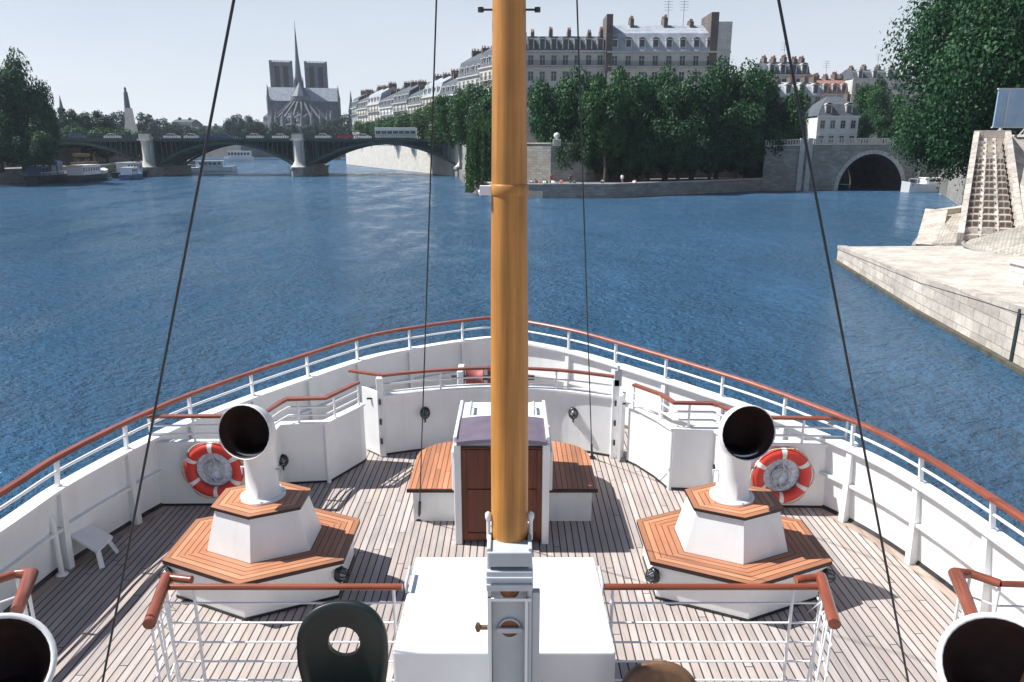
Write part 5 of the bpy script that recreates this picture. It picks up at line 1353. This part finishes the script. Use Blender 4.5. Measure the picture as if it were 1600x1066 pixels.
for pp, L, Wd, H_, hm, cm, ang, cab, lab, mm in bl:
    boat('moored_boat', pp[0], pp[1], L, Wd, H_, ang, hm, cab, cm, lab, group='boats moored along the left bank', mastb=mm)
q = UD(373, 243, 380); boat('tour_boat', q.x, 380, 14, 6, 1.8, .2, 'boat_white', [(-5, 6, 5, .9, 3.2)], 'boat_white', 'white tour boat under the left arch of the iron bridge', 'boat')

# ================================================================== PEOPLE on the island quay
def person_mesh(pose):
    me = bpy.data.meshes.new('person')
    if pose == 'sit':   # seated on the ground edge, knees up, arms to knees; faces -Y
        J = [(0, 0, .12), (0, .02, .38), (0, -.02, .58), (0, -.03, .66), (0, -.05, .78), (.1, -.05, .14), (.13, -.42, .48), (.13, -.62, .06), (.14, -.76, .04), (-.1, -.05, .14), (-.14, -.40, .5), (-.13, -.6, .06), (-.14, -.74, .04),
             (.19, -.01, .56), (.24, -.2, .38), (.16, -.42, .44), (-.19, -.01, .56), (-.24, -.2, .36), (-.16, -.42, .46)]
        E = [(0, 1), (1, 2), (2, 3), (3, 4), (0, 5), (5, 6), (6, 7), (7, 8), (0, 9), (9, 10), (10, 11), (11, 12), (2, 13), (13, 14), (14, 15), (2, 16), (16, 17), (17, 18)]
    elif pose == 'lie':
        J = [(0, 0, .12), (0, .28, .13), (0, .48, .15), (0, .58, .16), (0, .70, .18), (.1, -.06, .11), (.12, -.45, .12), (.12, -.84, .07), (.13, -.9, .14), (-.1, -.06, .11), (-.13, -.4, .28), (-.12, -.62, .06), (-.13, -.74, .05),
             (.19, .46, .12), (.26, .24, .08), (.24, .0, .07), (-.19, .46, .12), (-.34, .6, .08), (-.2, .75, .08)]
        E = [(0, 1), (1, 2), (2, 3), (3, 4), (0, 5), (5, 6), (6, 7), (7, 8), (0, 9), (9, 10), (10, 11), (11, 12), (2, 13), (13, 14), (14, 15), (2, 16), (16, 17), (17, 18)]
    else:
        J = [(0, 0, .92), (0, .01, 1.2), (0, 0, 1.42), (0, -.01, 1.52), (0, -.03, 1.66), (.1, 0, .9), (.11, -.04, .48), (.12, .02, .08), (.13, -.12, .04), (-.1, 0, .9), (-.12, .1, .5), (-.12, .2, .09), (-.12, .08, .04),
             (.2, 0, 1.4), (.25, .04, 1.12), (.25, -.1, .9), (-.2, 0, 1.4), (-.25, -.04, 1.12), (-.24, -.14, .9)]
        E = [(0, 1), (1, 2), (2, 3), (3, 4), (0, 5), (5, 6), (6, 7), (7, 8), (0, 9), (9, 10), (10, 11), (11, 12), (2, 13), (13, 14), (14, 15), (2, 16), (16, 17), (17, 18)]
    rad = [.15, .13, .15, .055, .11, .09, .065, .045, .04, .09, .065, .045, .04, .055, .042, .035, .055, .042, .035]
    me.from_pydata(J, E, []); o = bpy.data.objects.new('tmp', me); C.objects.link(o)
    m_ = o.modifiers.new('s', 'SKIN'); sk = me.skin_vertices[0].data
    for i, r in enumerate(rad): sk[i].radius = (r, r*.8 if i in (0, 1, 2) else r)
    sk[0].use_root = True
    o.modifiers.new('ss', 'SUBSURF').levels = 1
    dg = bpy.context.evaluated_depsgraph_get(); dg.update(); me2 = bpy.data.meshes.new_from_object(o.evaluated_get(dg)); bpy.data.objects.remove(o)
    me2.materials.clear(); me2.materials.append(M['skin'])
    sh = MB()
    a, b, c = Vector(J[0]), Vector(J[1]), Vector(J[2])
    sh.tube([a.lerp(b, .1), b, c, c.lerp(Vector(J[3]), .5)], [.18, .165, .19, .09], 10)
    for s1, s2 in ((13, 14), (16, 17)): sh.tube([c, Vector(J[s1]), Vector(J[s1]).lerp(Vector(J[s2]), .6)], [.09, .075, .065], 8)
    pt = MB()
    for s0, s1, s2 in ((5, 6, 7), (9, 10, 11)): pt.tube([Vector(J[0]), Vector(J[s0]), Vector(J[s1]), Vector(J[s1]).lerp(Vector(J[s2]), .7)], [.13, .115, .085, .065], 8)
    hr = MB(); h = Vector(J[4]); hr.lathe(h+Vector((0, .02, -.02)), [(.105, 0), (.12, .05), (.1, .11), (.0, .145)], 10)
    return me2, sh, pt, hr
PM = {p: person_mesh(p) for p in ('sit', 'lie', 'stand')}
clm = {}
def pmesh(pose, which, mat):
    k = (pose, which, mat)
    if k not in clm: clm[k] = mesh_of(PM[pose][which], ('', 'shirt', 'trousers', 'hair')[which], M[mat])
    return clm[k]
ppl = [(832, 294, 'sit', 'cloth_white', 'cloth_blue'), (838, 291, 'sit', 'cloth_red', 'cloth_dark'), (845, 295, 'lie', 'cloth_white', 'cloth_red'), (851, 291, 'sit', 'cloth_blue', 'cloth_white'), (857, 294, 'sit', 'cloth_white', 'cloth_dark'),
       (863, 290, 'stand', 'cloth_red', 'cloth_blue'), (869, 294, 'sit', 'cloth_white', 'cloth_white'), (876, 292, 'lie', 'cloth_red', 'cloth_dark'), (883, 293, 'sit', 'cloth_white', 'cloth_red'), (893, 290, 'stand', 'cloth_dark', 'cloth_dark'), (905, 293, 'sit', 'cloth_blue', 'cloth_dark'),
       (948, 291, 'sit', 'cloth_white', 'cloth_dark'), (975, 290, 'stand', 'cloth_white', 'cloth_blue'), (1000, 291, 'sit', 'cloth_red', 'cloth_white')]
cn = {'cloth_white': 'white', 'cloth_red': 'red', 'cloth_blue': 'blue', 'cloth_dark': 'dark'}; pn = {'sit': 'seated', 'lie': 'lying', 'stand': 'standing'}
ordn = ['first', 'second', 'third', 'fourth', 'fifth', 'sixth', 'seventh', 'eighth', 'ninth', 'tenth', 'eleventh', 'twelfth', 'thirteenth', 'fourteenth']
for i, (px, py, pose, s1, s2) in enumerate(ppl):
    q = U(px, py, 2.0); 
    if q.y < 123: q = Vector((q.x, 123.5+(i % 3)*.7, 2.0))
    o = bpy.data.objects.new('person', PM[pose][0]); C.objects.link(o); o.location = (q.x, q.y, 2.02); o.rotation_euler = (0, 0, (i*1.3) % 1.4-.7)
    tag(o, '%s person in %s top and %s trousers, %s from the mast on the island quay' % (pn[pose], cn[s1], cn[s2], ordn[i]), 'person', 'people resting on the island quay')
    for wch, nm, mt in ((1, 'shirt', s1), (2, 'trousers', s2), (3, 'hair', 'cloth_dark')):
        c = bpy.data.objects.new(nm, pmesh(pose, wch, mt)); C.objects.link(c); c.parent = o
# ================================================================== TREES
def crown_mesh(name, mat, seed, n=5200, leaf=.5, rx=1.0, rz=1.0, lumps=26, base=0.0, shape='round', R0=6.0):
    """crown of radius R0 around the origin: many small leaf faces gathered in uneven clumps"""
    rnd = random.Random(seed); L = []
    for k in range(lumps):
        while True:
            p = Vector((rnd.uniform(-1, 1), rnd.uniform(-1, 1), rnd.uniform(-1, 1)))
            if .3 < p.length < .80: break
        if shape == 'cone': p.x *= (1-.45*(p.z+1)/2)*1.1; p.y *= (1-.45*(p.z+1)/2)*1.1
        L.append((p, rnd.uniform(.28, .48)))
    v = []; f = []
    for i in range(n):
        p, r = L[rnd.randrange(lumps)]
        d = Vector((rnd.gauss(0, 1), rnd.gauss(0, 1), rnd.gauss(0, 1)+.25)).normalized()
        q = p+d*r*(rnd.random()**.35)
        if rnd.random() < .05: q *= 1.06
        q = Vector((q.x*R0*rx, q.y*R0*rx, q.z*R0*rz))
        nrm = (d+Vector((rnd.gauss(0, .6), rnd.gauss(0, .6), rnd.gauss(0, .6)+.3))).normalized()
        a = nrm.orthogonal().normalized(); b = nrm.cross(a); th = rnd.uniform(0, 6.28); a, b = a*math.cos(th)+b*math.sin(th), b*math.cos(th)-a*math.sin(th)
        s = leaf*rnd.uniform(.6, 1.25); k = len(v)
        v += [q-a*s*.5, q+b*s*.32, q+a*s*.5, q-b*s*.32]; f.append((k, k+1, k+2, k+3))
    me = bpy.data.meshes.new(name); me.from_pydata(v, [], f); me.materials.append(mat); me.update(); return me
def trunk_mesh(seed, h, r, R0, cz):
    rnd = random.Random(seed); mb = MB()
    mb.tube([(0, 0, -.3), (.1, 0, h*.3), (-.1, .1, h*.65), (0, 0, h)], [r*1.3, r, r*.85, r*.7], 8)
    for k in range(7):
        a = k*.9+rnd.random(); rr = R0*rnd.uniform(.45, .75); z1 = cz+rnd.uniform(-.2, .5)*R0
        mb.tube([(0, 0, h*.9), (rr*.35*math.cos(a), rr*.35*math.sin(a), h+(z1-h)*.5), (rr*math.cos(a), rr*math.sin(a), z1)], [r*.55, r*.32, r*.12], 6)
    mb.tube([(0, 0, h), (.2, -.1, cz+R0*.55)], [r*.65, r*.15], 6)
    return mesh_of(mb, 'trunk', M['bark'])
CM = [crown_mesh('crown', M['leaf_dark'], 1, 16000, .52), crown_mesh('crown', M['leaf_dark'], 2, 16000, .52, lumps=22), crown_mesh('crown', M['leaf_mid'], 3, 16000, .52, lumps=26),
      crown_mesh('crown', M['leaf_blue'], 4, 5000, .8, lumps=18), crown_mesh('crown', M['leaf_light'], 5, 6000, .6, lumps=22), crown_mesh('crown', M['leaf_dark'], 6, 16000, .52, shape='cone', lumps=28)]
TM = {}
def tree(px, ptop, Y, wpx, zg, kind, label, group, zc0=None, sq=1.0, name='leafy_tree'):
    """wpx crown width in photo pixels; ptop: pixel row of the crown's top"""
    c = UD(px, ptop, Y); dep = Y*ct+(HW-c.z)*st; Rr = wpx/2*dep/F; ztop = c.z
    H_ = ztop-zg; rz_ = min(H_*.48, Rr*1.6*sq); cz = H_-rz_*.98; k = Rr/6.0
    e = thing(name, (c.x, Y, zg), label, 'tree', group)
    key = (round(H_), round(Rr))
    if key not in TM: TM[key] = trunk_mesh(len(TM)+7, max(1.5, cz-rz_*.55), .035*Rr+.12, Rr, cz)
    t = bpy.data.objects.new('trunk', TM[key]); C.objects.link(t); t.parent = e
    o = bpy.data.objects.new('crown', CM[kind]); C.objects.link(o); o.parent = e; o.location = (0, 0, cz); o.scale = (k, k, rz_/6.0); o.rotation_euler = (0, 0, (px*.37) % 6.28)
    return e
G = 'trees on the low quay of the island point'
isl = [(868, 122, 139, 84, 0, 'island tree just right of the mast'), (912, 104, 137, 88, 1, 'island tree below the slate roofed block'), (950, 124, 131, 80, 2, 'brighter green island tree below the joint of the two blocks'), (985, 112, 138, 84, 2, 'lighter topped island tree below the left half of the taller block'),
       (1020, 116, 134, 80, 0, 'island tree below the second dormer pair of the taller block'), (1050, 103, 141, 84, 1, 'island tree below the middle of the taller block'), (1092, 112, 139, 88, 0, 'island tree below the blank end wall'),
       (1130, 104, 144, 84, 5, 'island tree at the right corner of the taller block'), (1184, 84, 146, 96, 1, 'tallest island tree standing out against the sky'), (1222, 122, 148, 78, 0, 'last island tree leaning over the stone bridge'), (1205, 175, 145, 70, 1, 'low dark island tree at the end of the point wall'), (940, 185, 135, 70, 0, 'low dark island tree beside the pale wall corner'), (1160, 150, 140, 84, 0, 'low dark island tree in front of the tallest one'),
       (1065, 165, 133, 88, 0, 'low dark island tree near the water in mid point'), (900, 165, 136, 84, 0, 'low dark island tree left of the wall corner'), (1115, 170, 137, 84, 1, 'low dark island tree right of mid point'), (1010, 172, 132, 80, 1, 'low dark island tree with visible pale trunks')]
isl += [(915, 215, 137.5, 56, 1, 'bush at the foot of the wall right of the pale corner'), (955, 208, 138, 60, 0, 'dark bush under the brighter green tree'), (996, 212, 139.5, 58, 1, 'dark bush between the pale trunks'), (1040, 206, 141, 60, 0, 'dark bush at mid point of the island quay'), (1082, 210, 143, 60, 1, 'dark bush right of mid point of the quay'), (1125, 206, 145.5, 60, 0, 'dark bush under the tallest tree'), (1168, 210, 147, 60, 1, 'dark bush near the right end of the point wall'), (1208, 222, 147.5, 44, 0, 'last dark bush before the stone bridge')]
for px, pt_, Y, w_, k, lab in isl: tree(px, pt_-(9 if pt_ < 140 and px != 1184 else 0), Y, w_*1.06, 2.0 if Y < 150 else 7.6, k, lab, G)
G = 'trees along the riverside row of houses'
for px, pt_, Y, w_, k, lab in [(762, 118, 158, 80, 0, 'dark tree directly left of the mast'), (735, 132, 172, 78, 2, 'green tree above the right end of the iron bridge'), (705, 138, 186, 70, 2, 'mid green riverside tree right of the wire stay'), (684, 155, 200, 60, 4, 'light green riverside tree at the wire stay'), (660, 162, 226, 54, 4, 'light green riverside tree left of the wire stay'),
                           (638, 172, 240, 50, 4, 'light green tree above the bus'), (618, 176, 256, 46, 2, 'mid green tree above the bus front'), (604, 180, 270, 42, 4, 'small light tree below the middle of the row'), (585, 184, 286, 40, 2, 'small tree at the left part of the row'), (566, 186, 300, 36, 4, 'leftmost tree before the row of houses')]:
    xl = UD(px, 200, Y).x
    tree(px, pt_, Y, w_, 7.6, k, lab, G)
G = 'trees on the left bank'
for px, pt_, Y, w_, k, lab in [(14, 82, 166, 76, 5, 'tall pointed dark tree at the left edge'), (44, 112, 168, 54, 0, 'dark round tree right of the tall pointed one'), (-25, 100, 164, 80, 0, 'dark tree cut by the left edge'), (62, 150, 172, 38, 1, 'lower dark tree at the foot of the left group'), (20, 165, 160, 80, 0, 'low dark bush tree near the left quay'), (66, 190, 168, 44, 1, 'low bushy tree at the quay end by the moored boats'), (-15, 190, 158, 80, 1, 'low dark bush cut by the left edge'), (45, 200, 158, 60, 0, 'rounded shrub on the left quay edge'), (118, 190, 228, 60, 1, 'dark tree seen through the left end of the bridge'), (160, 195, 232, 60, 0, 'dark tree under the first bridge span'), (200, 198, 238, 56, 1, 'dark tree behind the left pier')]:
    tree(px, pt_, Y, w_, 2.9 if px < 100 else 3.0, k, lab, G, sq=1.6 if px < 70 else 1.1)
G = 'distant trees beyond the iron bridge'
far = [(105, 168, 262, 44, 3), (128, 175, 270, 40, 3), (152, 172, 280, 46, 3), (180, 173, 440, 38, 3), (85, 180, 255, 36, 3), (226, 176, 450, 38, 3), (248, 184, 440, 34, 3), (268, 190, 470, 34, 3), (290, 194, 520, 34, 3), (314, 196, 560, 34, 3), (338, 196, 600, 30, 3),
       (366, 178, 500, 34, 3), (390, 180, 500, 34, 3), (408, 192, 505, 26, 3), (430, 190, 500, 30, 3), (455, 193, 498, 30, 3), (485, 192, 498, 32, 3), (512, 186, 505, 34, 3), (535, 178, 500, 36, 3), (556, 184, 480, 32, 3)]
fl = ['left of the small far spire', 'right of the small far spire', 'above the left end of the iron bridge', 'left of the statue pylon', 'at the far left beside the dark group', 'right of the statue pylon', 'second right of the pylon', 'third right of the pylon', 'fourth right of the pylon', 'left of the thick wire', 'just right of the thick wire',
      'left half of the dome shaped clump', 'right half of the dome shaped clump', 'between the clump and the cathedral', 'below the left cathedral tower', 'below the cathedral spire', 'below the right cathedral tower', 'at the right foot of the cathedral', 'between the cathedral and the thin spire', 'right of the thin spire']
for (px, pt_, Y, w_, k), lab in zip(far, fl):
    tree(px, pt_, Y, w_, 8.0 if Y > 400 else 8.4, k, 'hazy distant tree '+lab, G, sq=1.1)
G = 'trees behind the stone bridge'
for px, pt_, Y, w_, k, lab in [(1365, 120, 205, 60, 2, 'green tree right of the white house'), (1392, 128, 195, 56, 0, 'dark tree between white house and big tree'), (1352, 165, 190, 40, 0, 'low dark tree touching the white house'), (1400, 170, 170, 60, 0, 'low dark tree above the bridge balustrade'), (1238, 165, 190, 60, 0, 'dark tree left of the white house'), (1450, 150, 175, 80, 0, 'dark tree behind the big tree')]:
    tree(px, pt_, Y, w_, 8.3, k, lab, G)
# the big tree on the right, with finer leaves
big = [crown_mesh('crown', M['leaf_dark'], 21, 75000, .235, lumps=60, R0=6.0), crown_mesh('crown', M['leaf_dark'], 22, 42000, .26, lumps=44, R0=6.0)]
def bigtree(px, py, Y, r, rz_, zg, me, label):
    c = UD(px, py, Y); e = thing('plane_tree', (c.x, Y, zg), label, 'tree', 'big trees on the right bank')
    t = bpy.data.objects.new('trunk', trunk_mesh(91, (c.z-zg)-rz_*.6, .55, r, c.z-zg)); C.objects.link(t); t.parent = e
    o = bpy.data.objects.new('crown', me); C.objects.link(o); o.parent = e; o.location = (0, 0, c.z-zg); o.scale = (r/6, r/6, rz_/6); return e
bigtree(1550, 105, 95, 11.4, 14.5, 8.3, big[0], 'huge dark leafy tree filling the upper right corner')
bigtree(1615, 60, 84, 9.5, 12.5, 8.3, big[1], 'dark leafy tree behind the blue billboard at the right edge')
bigtree(1470, 205, 98, 5.6, 5.4, 8.3, big[1], 'lower leafy tree hanging over the right end of the stone bridge')
# willow at the island point
def willow():
    rnd = random.Random(5); c = UD(757, 200, 131); e = thing('willow_tree', (c.x+1.2, 131, 2.0), 'weeping willow hanging over the water left of the mast', 'tree')
    mb = MB(); mb.tube([(c.x+1.2, 131, 1.5), (c.x+1.0, 131, 6), (c.x+.6, 130.8, 12)], [.4, .3, .12], 7); mb.build('trunk', M['bark'], e)
    v = []; f = []
    for s in range(330):
        a = rnd.uniform(0, 6.28); r = 3.6*math.sqrt(rnd.random()); x = c.x+.6+r*math.cos(a)*.95; y = 130.5+r*math.sin(a); z = 13.8-r*.75+rnd.uniform(-.8, .6); ln = rnd.uniform(5, 11.5)
        while ln > 0 and z > .5:
            for _ in range(3):
                q = Vector((x+rnd.gauss(0, .16), y+rnd.gauss(0, .16), z)); th = rnd.uniform(0, 6.28); w2 = Vector((math.cos(th), math.sin(th), 0))*.07*2; h = Vector((rnd.gauss(0, .05), 0, -.42))
                k = len(v); v += [q, q+h*.5+w2, q+h, q+h*.5-w2]; f.append((k, k+1, k+2, k+3))
            z -= .33; ln -= .33; x += math.cos(a)*.025; y += math.sin(a)*.025
    me = bpy.data.meshes.new('crown'); o_ = ORG[e.name]; me.from_pydata([p-o_ for p in v], [], f); me.materials.append(M['leaf_light']); o = bpy.data.objects.new('crown', me); C.objects.link(o); o.parent = e
willow()
# ------------------------------------------------------------------ air
hz = MB(); hz.box(-1500, 1500, -60, 1500, -6, 130)
hm, hn, hb = nt('river_haze'); hn.nodes.remove(hb)
pv = hn.nodes.new('ShaderNodeVolumePrincipled'); pv.inputs['Color'].default_value = (.74, .86, 1, 1); pv.inputs['Density'].default_value = .00015; pv.inputs['Anisotropy'].default_value = .2
hn.links.new(pv.outputs[0], hn.nodes['Material Output'].inputs['Volume'])
HAZE = hz.build('haze', hm); tag(HAZE, kind='stuff')

# ------------------------------------------------------------------ camera, light
cam = bpy.data.cameras.new('camera'); co = bpy.data.objects.new('camera', cam); C.objects.link(co)
cam.sensor_width = 36; cam.lens = 36*F/1600; cam.clip_start = .1; cam.clip_end = 6000
co.location = (0, 0, HW); co.rotation_euler = (math.pi/2-TH, 0, 0)
bpy.context.scene.camera = co
EL, AZ = R(53), R(8)
sdir = Vector((-math.cos(EL)*math.cos(AZ), math.cos(EL)*math.sin(AZ), math.sin(EL)))
sl = bpy.data.lights.new('sun', 'SUN'); so = bpy.data.objects.new('sun', sl); C.objects.link(so)
sl.energy = 5.0; sl.angle = R(.5); sl.color = (1, .975, .93)
so.rotation_euler = sdir.to_track_quat('Z', 'Y').to_euler(); so.location = (-40, 20, 80)
w = bpy.data.worlds.new('World'); bpy.context.scene.world = w; w.use_nodes = True
wn = w.node_tree; sky = wn.nodes.new('ShaderNodeTexSky'); sky.sky_type = 'NISHITA'; sky.sun_disc = False
sky.sun_elevation = EL; sky.sun_rotation = math.atan2(sdir.x, sdir.y); sky.altitude = 30
sky.air_density = 1.0; sky.dust_density = .6; sky.ozone_density = 6.0
bg = wn.nodes['Background']; bg.inputs['Strength'].default_value = .055
veil = wn.nodes.new('ShaderNodeMix'); veil.data_type = 'RGBA'; veil.inputs[7].default_value = (11.6, 12.1, 12.9, 1)   # pale summer haze that thins out overhead
tcw = wn.nodes.new('ShaderNodeTexCoord'); sxyz = wn.nodes.new('ShaderNodeSeparateXYZ'); wn.links.new(tcw.outputs['Generated'], sxyz.inputs[0])
rmp = wn.nodes.new('ShaderNodeMapRange'); rmp.inputs[1].default_value = 0; rmp.inputs[2].default_value = .5; rmp.inputs[3].default_value = .88; rmp.inputs[4].default_value = 0
wn.links.new(sxyz.outputs[2], rmp.inputs[0])
cn_ = wn.nodes.new('ShaderNodeTexNoise'); cn_.inputs['Scale'].default_value = 3.2; cn_.inputs['Detail'].default_value = 6
cm_ = wn.nodes.new('ShaderNodeMapping'); cm_.inputs['Scale'].default_value = (1, 1, 4); wn.links.new(tcw.outputs['Generated'], cm_.inputs['Vector']); wn.links.new(cm_.outputs[0], cn_.inputs['Vector'])
ca_ = wn.nodes.new('ShaderNodeMath'); ca_.operation = 'MULTIPLY_ADD'; ca_.inputs[1].default_value = .22; wn.links.new(cn_.outputs['Fac'], ca_.inputs[0]); ca_.inputs[2].default_value = -.11
cs_ = wn.nodes.new('ShaderNodeMath'); cs_.operation = 'ADD'; cs_.use_clamp = True; wn.links.new(rmp.outputs[0], cs_.inputs[0]); wn.links.new(ca_.outputs[0], cs_.inputs[1]); wn.links.new(cs_.outputs[0], veil.inputs[0])
wn.links.new(sky.outputs[0], veil.inputs[6]); wn.links.new(veil.outputs[2], bg.inputs['Color'])
sc = bpy.context.scene
sc.view_settings.view_transform = 'Standard'; sc.view_settings.look = 'None'; sc.view_settings.exposure = .6; sc.view_settings.gamma = 1
sc.render.resolution_x = 1024; sc.render.resolution_y = 682
